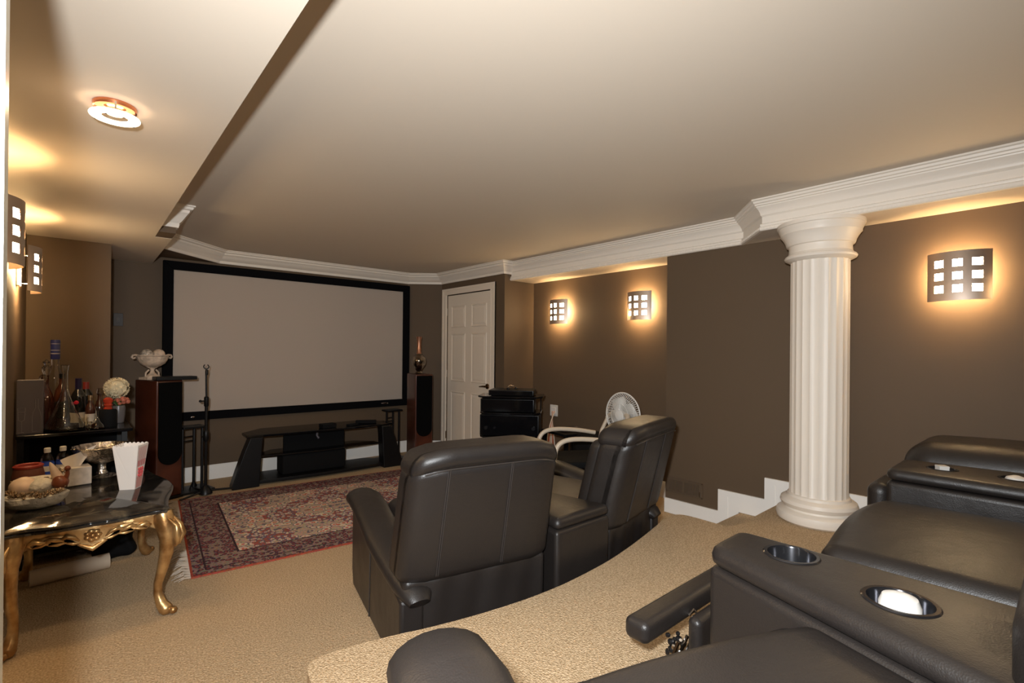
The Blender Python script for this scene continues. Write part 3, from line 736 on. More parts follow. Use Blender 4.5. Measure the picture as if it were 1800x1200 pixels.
# ------------------------------------------------------------------ gilded table
def gilt_table():
    TX0, TX1, TY0, TY1, TZ = -.262, .375, 2.90, 3.90, .535
    cx, cy = (TX0+TX1)/2, (TY0+TY1)/2; hx, hy = (TX1-TX0)/2, (TY1-TY0)/2
    t = thing('gilded_coffee_table', 'carved gilt coffee table with cabriole legs and dark marble top', 'table', (cx, cy, 0))
    out = []
    N = 40
    for i in range(N): u = i/N; out.append((-hx+(2*hx-.035)*u, -hy-.028*sin(pi*u)**2-.006*cos(6*pi*u)+.006))
    for i in range(N): u = i/N; out.append((hx-.035+.070*sin(pi*u)**2, -hy+2*hy*u))
    for i in range(N): u = i/N; out.append((hx-.035-(2*hx-.035)*u, hy+.02*sin(pi*u)**2))
    for i in range(N): u = i/N; out.append((-hx, hy-2*hy*u))
    c = [Vector(p) for p in out]; n = len(c)
    def ins(d): return [(p.x*(1-d/hx), p.y*(1-d/hy)) for p in c]
    lay = [(ins(.020), TZ-.032), (ins(.010), TZ-.030), (ins(.006), TZ-.020), (ins(.010), TZ-.016), (ins(.002), TZ-.010), (ins(0), TZ-.004), (ins(.006), TZ)]
    vs = [(x, y, z) for L, z in lay for x, y in L]; fs = []
    for k in range(len(lay)-1):
        for i in range(n): fs.append((k*n+i, k*n+(i+1) % n, (k+1)*n+(i+1) % n, (k+1)*n+i))
    vs += [(0, 0, TZ-.032), (0, 0, TZ)]; Lb = (len(lay)-1)*n
    for i in range(n): fs.append((len(vs)-2, (i+1) % n, i)); fs.append((len(vs)-1, Lb+i, Lb+(i+1) % n))
    MB().add(vs, fs).build('marble_top', M_granite, t, smooth=40)
    ax, ay = hx-.058, hy-.055
    # aprons with scalloped lower edges
    def apron(p0, p1, long):
        p0, p1 = Vector(p0), Vector(p1); d = (p1-p0); L = d.length; d.normalize(); nn = Vector((d.y, -d.x)); K = 40
        vs = []; fs = []
        for i in range(K+1):
            u = i/K; q = p0+d*L*u
            low = .055+.018*cos(4*pi*u)+.030*math.exp(-((u-.5)/.12)**2)+.025*(abs(2*u-1)**8)
            bul = .010*sin(pi*u)
            for o_, z in ((0, TZ-.033), (.014+bul, TZ-.034), (.018+bul, TZ-.05), (.012+bul, TZ-.033-low*.6), (.016+bul, TZ-.033-low+.008), (0.0, TZ-.033-low)):
                vs.append((q.x+nn.x*o_, q.y+nn.y*o_, z))
        for i in range(K):
            for j in range(6): fs.append((i*6+j, i*6+(j+1) % 6, (i+1)*6+(j+1) % 6, (i+1)*6+j))
        MB().add(vs, fs).build('apron', M_gold, t, smooth=50)
        # carved centre: rosette, shell and leaf scrolls
        m = Vector(((p0+p1)/2)); mb = MB()
        def at(x, z, o_): q = m+d*x+nn*o_; return (q.x, q.y, TZ-.033+z)
        for k in range(7):
            a = 2*pi*k/7; mb.sphere(at(.020*cos(a), -.045+.020*sin(a), .030), 1, 6, sc=(.014, .014, .011))
        mb.sphere(at(0, -.045, .036), .010, 6)
        for s_ in (-1, 1):
            for q in range(3):
                x0 = .045+.052*q
                mb.tube([at(s_*x0, -.062+.01*q, .026), at(s_*(x0+.02), -.040, .034), at(s_*(x0+.045), -.032, .030), at(s_*(x0+.062), -.046, .024), at(s_*(x0+.050), -.058, .024)], [.003, .010, .011, .007, .003], 8)
                mb.tube([at(s_*(x0-.01), -.075+.014*q, .022), at(s_*(x0+.02), -.070+.008*q, .026), at(s_*(x0+.05), -.062, .020)], [.003, .008, .002], 6)
        mb.tube([at(-.05, -.080, .018), at(-.02, -.094, .026), at(0, -.106, .028), at(.02, -.094, .026), at(.05, -.080, .018)], [.005, .010, .013, .010, .005], 8)
        mb.build('carving', M_gold, t, smooth=60)
    apron((-ax, -ay), (ax, -ay), 0); apron((ax, -ay), (ax, ay), 1); apron((ax, ay), (-ax, ay), 0); apron((-ax, ay), (-ax, -ay), 1)
    for sx in (-1, 1):
        for sy in (-1, 1):
            bx, by = sx*ax, sy*ay; dx, dy = sx*(.35 if sx < 0 else .7), sy*.7
            prof = [(0, TZ-.036, .042), (.010, TZ-.07, .046), (.026, TZ-.12, .043), (.032, TZ-.17, .036), (.022, TZ-.24, .029), (.002, TZ-.32, .023), (-.018, .15, .019), (-.018, .10, .019), (0, .055, .024), (.022, .030, .030), (.036, .018, .026), (.046, .012, .010)]
            pts = [(bx+dx*o_, by+dy*o_, z) for o_, z, r in prof]; rs = [r for *_, r in prof]
            mb = MB().tube(pts, rs, 14)
            lg = mb.build('leg', M_gold, t, smooth=60)
            mb = MB()
            for k in range(2):
                tx, ty = (-sy*.7, sx*.7) if k else (sy*.7, -sx*.7)
                mb.tube([(bx+dx*.045+tx*.018, by+dy*.045+ty*.018, TZ-.06), (bx+dx*.085+tx*.012, by+dy*.085+ty*.012, TZ-.095), (bx+dx*.095+tx*.02, by+dy*.095+ty*.02, TZ-.14), (bx+dx*.085+tx*.004, by+dy*.085+ty*.004, TZ-.18), (bx+dx*.070, by+dy*.070, TZ-.20)], [.006, .013, .014, .010, .004], 8)
            mb.sphere((bx+dx*.062, by+dy*.062, .024), .018, 8)
            mb.build('carving', M_gold, lg, smooth=60)['kind'] = 'stuff'
    return TZ
TZ = gilt_table()

# ------------------------------------------------------------------ things on the table
# popcorn box
t = thing('popcorn_box', 'white and red striped popcorn box standing open on the marble table', 'popcorn box', (.222, 3.42, TZ), radians(-27))
def pbox():
    b, a = .036, .060; hgt = .235
    for i in range(4):
        m = Matrix.Rotation(pi/2*i, 4, 'Z'); vs = [(-b, -b, 0), (b, -b, 0)]; top = []
        K = 24
        for k in range(K+1):
            u = k/K; top.append((a-2*a*u, -a, hgt+.008*abs(sin(u*pi*6))))
        vs += top
        vs2 = [(x, y+.0012, z) for x, y, z in vs]; n = len(vs)
        MB().add(vs+vs2, [tuple(range(n)), tuple(range(n, 2*n))[::-1]]+[(j, (j+1) % n, n+(j+1) % n, n+j) for j in range(n)], m).build('side', M_popw, t, smooth=0)
    # printed stripes and scrolled lettering on the right-hand side (local +x face)
    mr = Matrix.Rotation(pi/2, 4, 'Z')
    def q(u, v, d=.0015):                # u -1..1 across, v 0..1 up
        w = b+(a-b)*v; return (u*w, -w-d, v*hgt)
    mb = MB()
    for k in range(9):
        u0 = -.8+k*.18; mb.add([q(u0, .66), q(u0+.08, .66), q(u0+.08, .97), q(u0, .97)], [(0, 1, 2, 3)], mr)
    mb.add([q(-.82, .0+.02), q(.82, .02), q(.82, .28), q(-.82, .28)], [(0, 1, 2, 3)], mr)
    mb.build('stripes', M_popp, t, smooth=0)
    mb = MB()
    for k in range(5):
        u0 = -.82+k*.36; mb.add([q(u0, .52), q(u0+.2, .52), q(u0+.2, .66), q(u0, .66)], [(0, 1, 2, 3)], mr)
    for j in range(3):
        mb.tube([mr @ Vector(q(-.6+1.2*k/12, .30+.075*j+.035*sin(k*1.3+j), .002)) for k in range(13)], .0035, 6)
    mb.build('lettering', M_popr, t)
pbox()
# tissue box
t = thing('tissue_box', 'white tissue box with a sheet pulled out behind the plaster bowl', 'tissue box', (-.005, 3.72, TZ), radians(8))
bev(MB().box(-.062, .062, -.055, .055, 0, .098).build('box', mat('printed_card', (.66, .60, .54), .6, var=.12, vscale=30), t, smooth=0), .003)
g = []; fs = []
for i in range(11):
    for j in range(9):
        u, v = i/10, j/8
        x = -.075+.16*u+.02*v; z = .095+(.085*v)*(.55+.75*u) ; y = .006*sin(u*9)*(.4+v)+.01*v
        g.append((x*(.35+.65*v)-.01, y, z))
for i in range(10):
    for j in range(8): fs.append((i*9+j, (i+1)*9+j, (i+1)*9+j+1, i*9+j+1))
MB().add(g, fs).build('tissue', M_paper, t, smooth=80)

def rough(m, amp, sc, seed=0):
    def f(p): return p+p.normalized()*amp*noise.noise(p*sc+Vector((seed, 0, 0)))
    return f
def blob(c, rx, ry, rz_, n=16, amp=.008, sc=18, seed=0):
    mb = MB().sphere((0, 0, 0), 1, n, sc=(rx, ry, rz_)); mb.v = [tuple(Vector(v)+Vector(v).normalized()*amp*noise.noise(Vector(v)*sc+Vector((seed, 3, 1)))+Vector(c)) for v in mb.v]; return mb
# plaster bowl
t = thing('plaster_bowl', 'rough white plaster bowl holding beads and figurines on the front table edge', 'bowl', (-.145, 3.28, TZ))
mb = MB().lathe([(.050, 0), (.085, .012), (.112, .038), (.118, .062), (.108, .068), (.095, .050), (.05, .045)], 30)
mb.v = [(x*1.0+.006*noise.noise(Vector((x, y, z))*30), y*.75+.006*noise.noise(Vector((x, y, z+9))*30), z+.004*noise.noise(Vector((x*20, y*20, z)))) for x, y, z in mb.v]
mb.build('bowl', M_stone, t)
def beads(mb, pts, r=.006, seed=1, jit=.008, k=5):
    random.seed(seed)
    for a, b in zip(pts, pts[1:]):
        a, b = Vector(a), Vector(b); L = (b-a).length; n = max(1, int(L/(r*1.3)))
        for i in range(n):
            for q in range(k):
                c = a.lerp(b, i/n)+Vector([random.uniform(-jit, jit) for _ in range(3)]); mb.sphere(c, r*random.uniform(.7, 1.1), 4)
o = beads(mb := MB(), [(-.255, 3.25, TZ+.095), (-.20, 3.21, TZ+.082), (-.12, 3.20, TZ+.075), (-.06, 3.22, TZ+.082), (-.045, 3.27, TZ+.10)], .0065, 1, .012, 5)
tag(mb.build('bead_garland', M_bead), 'gold bead garland draped along the rim of the plaster bowl', 'garland')['kind'] = 'stuff'
o = blob((0, 0, 0), .052, .045, .042, seed=2, amp=.006).build('shell', M_shell, loc=(-.19, 3.29, TZ+.108)); tag(o, 'peach coloured shell at the left in the plaster bowl', 'shell')
o = blob((0, 0, 0), .048, .04, .036, seed=5, amp=.006).build('shell', M_stone, loc=(-.13, 3.27, TZ+.104)); tag(o, 'round white shell in the middle of the plaster bowl', 'shell')
o = MB().lathe([(.022, 0), (.020, .02), (.014, .05), (.008, .075), (.002, .088)], 16, Matrix.Rotation(-.35, 4, 'Y')).build('cone_shell', M_shell, loc=(-.068, 3.27, TZ+.13)); tag(o, 'pale cone shaped shell pointing up beside the brown figurine', 'shell')
t = thing('figurine', 'glossy brown figurine at the right side of the plaster bowl', 'figurine', (-.060, 3.25, TZ+.085))
blob((0, 0, .028), .032, .028, .034, seed=8, amp=.006).build('body', M_brown, t)
MB().tube([(.018, 0, .04), (.026, 0, .065), (.026, 0, .085)], [.012, .009, .008], 10).sphere((.026, 0, .092), .013, 8).build('head', M_brown, t)
t = thing('clay_pot', 'dark terracotta pot with a red rim at the back left of the table', 'pot', (-.195, 3.70, TZ))
MB().lathe([(.045, 0), (.062, .03), (.066, .08), (.058, .120), (.050, .125)], 24).build('body', M_terra, t)
MB().lathe([(.050, .118), (.060, .124), (.062, .134), (.054, .140), (.042, .136), (.040, .120)], 24, cap=False).build('rim', M_redrim, t)
t = thing('shell_dish', 'white scalloped dish edged with beads behind the plaster bowl', 'dish', (-.145, 3.53, TZ))
mb = MB().lathe([(.03, 0), (.04, .05), (.095, .085), (.10, .09), (.05, .065)], 28, fl=lambda a, k: 1+.05*cos(9*a)); mb.v = [(x, y*.8, z) for x, y, z in mb.v]
mb.build('dish', M_stone, t)
mb = MB(); beads(mb, [(-.09, -.05, .09), (-.02, -.075, .085), (.05, -.06, .095), (.09, 0, .115), (.06, .05, .11)], .006, 4, .010, 4); mb.build('bead_edge', M_bead, t)['kind'] = 'stuff'
# bottled water pair
for i, (x, y, lab) in enumerate(((-.125, 3.81, 'left water bottle with blue label behind the tissue box'), (-.060, 3.82, 'right water bottle with blue label behind the tissue box'))):
    t = thing('water_bottle', lab, 'bottle', (x, y, TZ), 0, 'small water bottles')
    MB().lathe([(.026, 0), (.030, .004), (.030, .06), (.028, .065), (.030, .07), (.030, .135), (.024, .158), (.013, .172), (.012, .185)], 20).build('body', M_glass, t)
    MB().lathe([(.0306, .055), (.0306, .125)], 20, cap=False).build('label_band', M_blue, t)
    MB().lathe([(.0308, .075), (.0308, .105)], 20, Matrix.Identity(4), ang=2*pi, cap=False).build('label_stripe', M_popw, t)
    MB().lathe([(.015, .178), (.015, .200), (.013, .203)], 16).build('cap', M_white, t)
# silver compote
t = thing('silver_compote', 'hammered silver footed bowl at the back of the marble table', 'bowl', (.112, 3.83, TZ))
MB().lathe([(.072, 0), (.076, .006), (.060, .014), (.030, .024), (.022, .04), (.020, .075), (.034, .085)], 28).build('foot', M_silver, t)
mb = MB().lathe([(.030, .080), (.070, .098), (.110, .130), (.135, .170), (.142, .185), (.138, .188), (.128, .170), (.10, .135), (.06, .108), (.02, .10)], 44, fl=lambda a, k: 1+(.035*cos(11*a) if 2 < k < 7 else 0)); mb.build('bowl', M_silver, t, smooth=60)
for k in range(4):
    o = blob((0, 0, 0), .035, .03, .02, seed=k, amp=.004).build('silver_leaf', M_silver, loc=(.112+.06*cos(k*pi/2), 3.83+.06*sin(k*pi/2), TZ+.148)); tag(o, 'crumpled silver ornament in the footed silver bowl, '+['at its right', 'at its back', 'at its left', 'at its front'][k], 'ornament', 'silver ornaments in the bowl')
# paper roll & bag below
t = thing('paper_roll', 'cream paper roll lying under the gilded table', 'paper roll', (-.02, 3.76, .044), radians(6))
m_ = Matrix.Rotation(pi/2, 4, 'Y')
MB().lathe([(.020, -.17), (.043, -.17), (.043, .17), (.020, .17), (.020, -.17)], 28, m_, cap=False).build('roll', mat('cream_paper', (.55, .44, .33), .7), t, smooth=30)
MB().lathe([(.016, -.171), (.020, -.171), (.020, .171), (.016, .171), (.016, -.171)], 20, m_, cap=False).build('core', M_label, t)
t = thing('black_bag', 'black bag on the carpet behind the gilded table', 'bag', (.17, 3.945, 0))
MB().rbox(-.11, .11, -.05, .05, 0, .22, .045, 6, 4, fn=lambda p: p+Vector((.012*sin(p.z*40), .01*sin(p.x*50), 0))).build('body', M_matte, t)
MB().tube([(-.05, 0, .21), (-.05, 0, .27), (0, 0, .29), (.05, 0, .27), (.05, 0, .21)], .008, 6).build('handle', M_matte, t)

# ------------------------------------------------------------------ bar shelf
BZ = .790
t = thing('bar_shelf', 'black shelf unit behind the gilded table holding the bottles', 'shelf', (-.005, 4.32, 0))
bev(MB().box(-.262, .275, -.30, .30, BZ-.022, BZ).build('top', M_blackglass, t, smooth=0), .004)
MB().box(-.24, .255, -.24, .27, .36, .378).build('shelf', M_blackglass, t, smooth=0); MB().box(-.24, .255, -.24, .27, .05, .068).build('shelf', M_blackglass, t, smooth=0)
for x in (-.245, .235):
    for y in (-.26, .26): MB().box(x-.014, x+.014, y-.014, y+.014, 0, BZ-.022).build('post', M_black, t, smooth=0)
MB().box(-.24, .25, .275, .285, .05, BZ-.022).build('back_panel', M_matte, t, smooth=0)

def bottle(name, label, cat, loc, prof, m, cap=None, capm=None, band=None, bandm=None, n=24, group=None):
    t = thing(name, label, cat, loc, 0, group)
    MB().lathe(prof, n).build('glass', m, t, smooth=50)
    if cap: MB().lathe(cap, 20).build('stopper', capm, t, smooth=50)
    if band:
        for i, (b, bm_) in enumerate(zip(band, bandm)): MB().lathe(b, n, cap=False).build('label_band', bm_, t, smooth=50)
    return t
def thing_box_gift():
    t = thing('gift_box', 'grey upright gift box with outlined glass and bottle on the bar shelf', 'box', (-.213, 4.12, BZ))
    bev(MB().box(-.056, .060, -.04, .04, 0, .318).build('box', M_greybox, t, smooth=0), .003)
    y = -.0415
    mb = MB()
    bt = [(.012, .012), (.050, .012), (.050, .10), (.046, .125), (.037, .155), (.037, .205), (.026, .205), (.026, .155), (.016, .125), (.012, .10), (.012, .012)]
    mb.tube([(x, y, z) for x, z in bt], .0011, 5)
    mb.build('bottle_outline', M_greyline, t)
    gl = [(-.046, .010), (-.022, .010), (-.033, .014), (-.033, .075), (-.047, .085), (-.050, .155), (-.018, .155), (-.021, .085), (-.034, .075)]
    MB().tube([(x, y, z) for x, z in gl], .0011, 5).tube([(-.049, y, .13), (-.019, y, .13)], .0009, 5).build('glass_outline', M_greyline, t)
thing_box_gift()
bottle('wine_decanter', 'large clear glass decanter with conical body at the front of the bar shelf', 'decanter', (-.058, 4.10, BZ),
       [(.070, 0), (.090, .008), (.094, .020), (.086, .050), (.062, .110), (.040, .165), (.024, .215), (.015, .26), (.013, .36), (.018, .395), (.020, .405), (.016, .403), (.010, .36), (.011, .26), (.020, .215), (.036, .165), (.058, .110), (.082, .050), (.088, .022), (.080, .012), (.004, .010)], M_glass)
bottle('spirit_bottle', 'tall clear spirit bottle with a navy cap, highest on the bar shelf', 'bottle', (-.112, 4.42, BZ),
       [(.044, 0), (.052, .006), (.052, .25), (.046, .32), (.026, .365), (.020, .40), (.020, .46)], M_glass,
       [(.0235, .435), (.0245, .44), (.0245, .555), (.023, .562)], M_navy, [[(.025, .470), (.025, .476)], [(.025, .492), (.025, .497)], [(.025, .535), (.025, .539)]], [M_greyline, M_greyline, M_greyline])
bottle('crystal_decanter', 'stoppered crystal decanter right behind the grey gift box', 'decanter', (-.150, 4.30, BZ),
       [(.035, 0), (.042, .01), (.042, .16), (.030, .22), (.014, .27), (.013, .33), (.018, .335)], M_amber, [(.010, .335), (.020, .36), (.022, .385), (.010, .40), (.018, .42), (.004, .435)], M_glass)
bottle('crystal_decanter', 'shorter stoppered decanter of dark liquor left of the large decanter', 'decanter', (-.160, 4.20, BZ),
       [(.030, 0), (.036, .01), (.036, .20), (.026, .24), (.012, .27), (.012, .30)], M_gloss, [(.010, .30), (.018, .315), (.020, .33), (.008, .345)], M_glass)
bottle('whisky_bottle', 'dark whisky bottle behind the large decanter', 'bottle', (-.075, 4.30, BZ),
       [(.036, 0), (.040, .006), (.040, .20), (.034, .24), (.016, .275), (.014, .33)], M_gloss, [(.016, .315), (.016, .345)], M_black, [[(.0405, .06), (.0405, .17)]], [M_wine])
bottle('wine_bottle', 'dark wine bottle with purple foil neck and red seal', 'bottle', (.004, 4.22, BZ),
       [(.034, 0), (.038, .006), (.038, .19), (.034, .215), (.017, .245), (.0155, .31)], M_wine, [(.0165, .235), (.0170, .24), (.0170, .312), (.0175, .316)], M_purple, [[(.0385, .035), (.0385, .10)]], [M_label])
MB().lathe([(.012, 0), (.012, .002), (.008, .003)], 14, Matrix.Translation((-.006, 4.181, BZ+.165)) @ Matrix.Rotation(pi/2, 4, 'X')).build('seal', M_redlabel, None)
o = bpy.data.objects['seal']; wb = [b for b in bpy.data.objects if b.name.startswith('wine_bottle')][0]; o.parent = wb; o.location = (-.004, -4.22, -BZ)
bottle('wine_bottle', 'wine bottle with a red foil neck standing behind the purple necked one', 'bottle', (.042, 4.34, BZ),
       [(.034, 0), (.037, .006), (.037, .19), (.034, .21), (.016, .24), (.015, .28)], M_wine, [(.0165, .235), (.0165, .285)], M_redrim, [[(.0375, .05), (.0375, .12)]], [M_label])
bottle('liqueur_bottle', 'small amber liqueur bottle with a gold cap beside the mini carafe', 'bottle', (.062, 4.18, BZ),
       [(.022, 0), (.026, .004), (.026, .12), (.020, .145), (.011, .16), (.010, .19)], M_gloss, [(.013, .175), (.013, .207)], M_bead, [[(.0263, .03), (.0263, .09)]], [M_label])
bottle('liqueur_bottle', 'small dark liqueur bottle at the back right of the bar shelf', 'bottle', (.115, 4.44, BZ),
       [(.024, 0), (.028, .004), (.028, .11), (.020, .14), (.012, .16), (.011, .20)], M_gloss, [(.014, .19), (.018, .205), (.014, .235)], M_glass)
bottle('wine_carafe', 'miniature clear glass carafe with a thin neck at the shelf edge', 'carafe', (.092, 4.075, BZ),
       [(.030, 0), (.038, .004), (.040, .010), (.034, .028), (.018, .050), (.009, .075), (.007, .13), (.010, .142), (.006, .138), (.005, .08), (.014, .05), (.030, .028), (.035, .012), (.002, .008)], M_glass)
o = bottle('shot_glass', 'small glass with gold tag between the wine bottles', 'glass', (.030, 4.14, BZ), [(.018, 0), (.020, .003), (.024, .07), (.022, .07), (.018, .008), (.002, .006)], M_glass)
o = bottle('shot_glass', 'small empty glass left of the miniature carafe', 'glass', (.050, 4.085, BZ), [(.014, 0), (.016, .003), (.019, .05), (.017, .05), (.014, .008), (.002, .006)], M_glass)
t = thing('tea_canister', 'dark round canister with an orange red glass top on the bar shelf', 'canister', (.150, 4.17, BZ))
MB().lathe([(.044, 0), (.046, .004), (.046, .105), (.042, .112), (.020, .114)], 28).build('body', M_matte, t)
MB().lathe([(.022, .112), (.024, .118), (.018, .128), (.024, .140), (.019, .150), (.026, .165), (.026, .178), (.012, .190)], 20).build('glass_top', M_orange, t)
# hydrangea
t = thing('flower_vase', 'grey vase of ivory hydrangea with coral blooms on the bar shelf', 'vase', (.212, 4.33, BZ))
MB().lathe([(.026, 0), (.030, .004), (.036, .05), (.038, .10), (.034, .12)], 24).build('vase', M_vasegrey, t)
random.seed(11); mb = MB(); 
for k in range(150):
    z = random.uniform(-1, 1); a = random.uniform(0, 2*pi); r = sqrt(1-z*z); d = Vector((r*cos(a), r*sin(a), z)); c = Vector((-.012, -.01, .240))+d*.062
    mm = Matrix.Translation(c) @ d.to_track_quat('Z', 'Y').to_matrix().to_4x4() @ Matrix.Rotation(random.random()*3, 4, 'Z')
    vs = [(0, 0, .002)]; fs = []
    for p in range(4):
        a = pi/2*p; n0 = len(vs); vs += [(.009*cos(a-.5), .009*sin(a-.5), .007), (.019*cos(a), .019*sin(a), .010), (.009*cos(a+.5), .009*sin(a+.5), .007)]; fs.append((0, n0, n0+1, n0+2))
    mb.add(vs, fs, mm)
mb.sphere((-.012, -.01, .240), .058, 10); mb.build('hydrangea_bloom', M_petal, t, smooth=0)['kind'] = 'stuff'
mb = MB()
for k in range(16): mb.sphere((random.uniform(-.02, .05), random.uniform(-.05, 0), random.uniform(.135, .17)), random.uniform(.010, .016), 6)
mb.build('coral_blooms', M_coral, t)['kind'] = 'stuff'
mb = MB()
for k in range(7):
    a = k; mb.tube([(0, 0, .11), (.03*cos(a), .03*sin(a), .15), (.055*cos(a), .055*sin(a), .15+.01*sin(k*3))], [.002, .010, .001], 5)
mb.build('leaves', M_leaf, t)['kind'] = 'stuff'

# ------------------------------------------------------------------ tower speakers
def tower(loc, rz, label):
    t = thing('tower_speaker', label, 'speaker', loc, rz, 'floor standing tower speakers')
    w, d, hh = .215, .34, 1.03
    def rear(p):
        q = p.copy(); k = max(0, (p.y)/d); q.x = w/2+(q.x-w/2)*(1-.15*k*k); return q
    MB().rbox(0, w, 0, d, .025, hh, .010, 8, 2, fn=rear).build('cabinet', M_wood, t)
    MB().rbox(-.012, w+.012, -.012, d+.01, 0.002, .026, .006, 2, 2).build('plinth', M_black, t)
    pts = []; zb = .40; r = w/2-.012
    for k in range(17): a = pi+pi*k/16; pts.append((w/2+r*cos(a), zb+r*1.0*sin(a)))
    pts += [(w-.012, hh-.018), (.012, hh-.018)]; n = len(pts)
    vs = [(x, -.016, z) for x, z in pts]+[(x, -.001, z) for x, z in pts]
    bev(MB().add(vs, [tuple(range(n)), tuple(range(n, 2*n))[::-1]]+[(i, (i+1) % n, n+(i+1) % n, n+i) for i in range(n)]).build('grille', M_cloth, t), .004)
    MB().sphere((w/2, -.002, .075), 1, 8, sc=(.016, .002, .006)).build('badge', M_chrome, t)
    return t
tower((.500, 5.10, 0), radians(24), 'cherry and black tower speaker left of the screen, topped by the urn')
tower((2.945, 5.05, 0), radians(-10), 'cherry and black tower speaker beside the door, topped by the bronze vase')
# urn on the left speaker
UZ = 1.033
t = thing('footed_urn', 'cream footed urn with scroll handles on the left tower speaker', 'urn', (.487, 5.30, UZ), radians(25))
MB().box(-.075, .075, -.06, .06, 0, .022).build('plinth', M_urn, t, smooth=0)
MB().lathe([(.060, .022), (.058, .030), (.036, .042), (.020, .060), (.014, .080), (.020, .098), (.036, .112)], 24).build('stem', M_urn, t)
MB().lathe([(.030, .108), (.060, .116), (.092, .140), (.110, .172), (.118, .200), (.128, .206), (.130, .214), (.112, .214), (.100, .19), (.06, .15), (.01, .14)], 36, fl=lambda a, k: 1+.02*cos(16*a)).build('bowl', M_urn, t)
for s in (-1, 1):
    MB().tube([(s*.112, 0, .208), (s*.135, 0, .213), (s*.155, 0, .210), (s*.162, 0, .195), (s*.152, 0, .183), (s*.140, 0, .186), (s*.138, 0, .196)], [.008, .009, .009, .009, .008, .007, .005], 8).build('handle', M_urn, t)
    MB().tube([(s*.020, 0, .10), (s*.050, 0, .118), (s*.060, 0, .135), (s*.048, 0, .145)], .007, 6).build('scroll', M_urn, t)
    MB().tube([(s*.055, 0, .028), (s*.052, 0, .06), (s*.028, 0, .085)], .007, 6).build('scroll', M_urn, t)
for i, (dx, l) in enumerate(((-.046, 'silver grey decorative ball at the left in the cream urn'), (.052, 'cream decorative ball at the right in the cream urn'))):
    o = blob((0, 0, 0), .047, .047, .047, seed=i*4, amp=.004, sc=60).build('decorative_ball', M_urn if i else mat('grey_mosaic', (.40, .34, .28), .3, var=.5, vscale=70), loc=(.487+dx*cos(radians(25))+.0, 5.30+dx*sin(radians(25)), UZ+.216)); tag(o, l, 'ornament', 'balls in the urn')
o = bev(MB().box(-.15, .15, -.07, .07, 0, .030).build('media_player', M_black, loc=(.635, 5.160, UZ), rz=radians(8)), .004); tag(o, 'flat black media player lying on the left tower speaker', 'media player')
# bronze vase
t = thing('bronze_vase', 'slim necked bronze and silver vase on the tower speaker beside the door', 'vase', (3.075, 5.20, UZ))
MB().lathe([(.040, 0), (.046, .006), (.040, .018), (.028, .030), (.045, .055), (.078, .105), (.088, .150), (.082, .180), (.055, .215), (.034, .235)], 28).build('body', mat('tarnished_silver', (.45, .38, .30), .2, metal=1, col2=(.10, .08, .06), vscale=18), t)
MB().lathe([(.034, .233), (.026, .260), (.024, .330), (.026, .400), (.034, .440), (.030, .440), (.022, .40)], 24, cap=False).build('neck', mat('copper_neck', (.42, .20, .12), .3, metal=.8), t)

# ------------------------------------------------------------------ tv stand
def tvstand():
    t = thing('tv_stand', 'low black glass television stand with curved front under the screen', 'tv stand', (1.94, 5.27, 0), radians(-2))
    def plate(z0, z1, w, fd, bd, nm, m=M_blackglass):
        pts = []
        for k in range(21): u = -1+2*k/20; pts.append((u*w, -fd-.0*(1-u*u)+.06*u*u))
        pts += [(w, .05), (w*.72, bd), (-w*.72, bd), (-w, .05)]
        bev(MB().prism(pts, z0, z1).build(nm, m, t, smooth=0), .004)
    plate(.468, .490, .74, .21, .26, 'top'); plate(.255, .268, .62, .12, .22, 'shelf'); plate(.018, .050, .80, .18, .24, 'base', M_black)
    for s in (-1, 1):
        pts = [(.86, .0), (.86, .03), (.82, .16), (.76, .34), (.71, .468), (.60, .468), (.61, .34), (.62, .16), (.63, 0)]
        vs = [(s*x, -.19, z) for x, z in pts]+[(s*x, -.06, z) for x, z in pts]; n = len(pts)
        bev(MB().add(vs, [tuple(range(n)), tuple(range(n, 2*n))[::-1]]+[(i, (i+1) % n, n+(i+1) % n, n+i) for i in range(n)]).build('leg', M_black, t, smooth=0), .008)
    MB().box(-.36, .26, .03, .06, .05, .468).build('back_panel', M_matte, t, smooth=0)
    bev(MB().rbox(-.40, .24, -.08, .14, .05, .250, .02, 3, 3).build('drawer_box', M_matte, t), .002)
    MB().tube([(-.03, .02, .45), (-.035, .015, .40), (-.02, .0, .37)], .012, 8).build('cable_clip', M_greybox, t)
    return t
tvstand()
o = bev(MB().box(-.075, .075, -.05, .05, 0, .045).build('game_console', M_matte, loc=(1.97, 5.16, .491), rz=.1), .006); tag(o, 'small black box in the middle of the tv stand top', 'box')
o = bev(MB().box(-.06, .06, -.03, .03, 0, .025).build('remote_control', M_matte, loc=(2.22, 5.12, .491), rz=.3), .006); tag(o, 'black remote control on the tv stand top, right of the box', 'remote control')
o = bev(MB().box(-.11, .11, -.03, .03, 0, .035).build('sound_bar', M_matte, loc=(2.42, 5.22, .491), rz=-.5), .006); tag(o, 'short black sensor bar at the right end of the tv stand top', 'device')

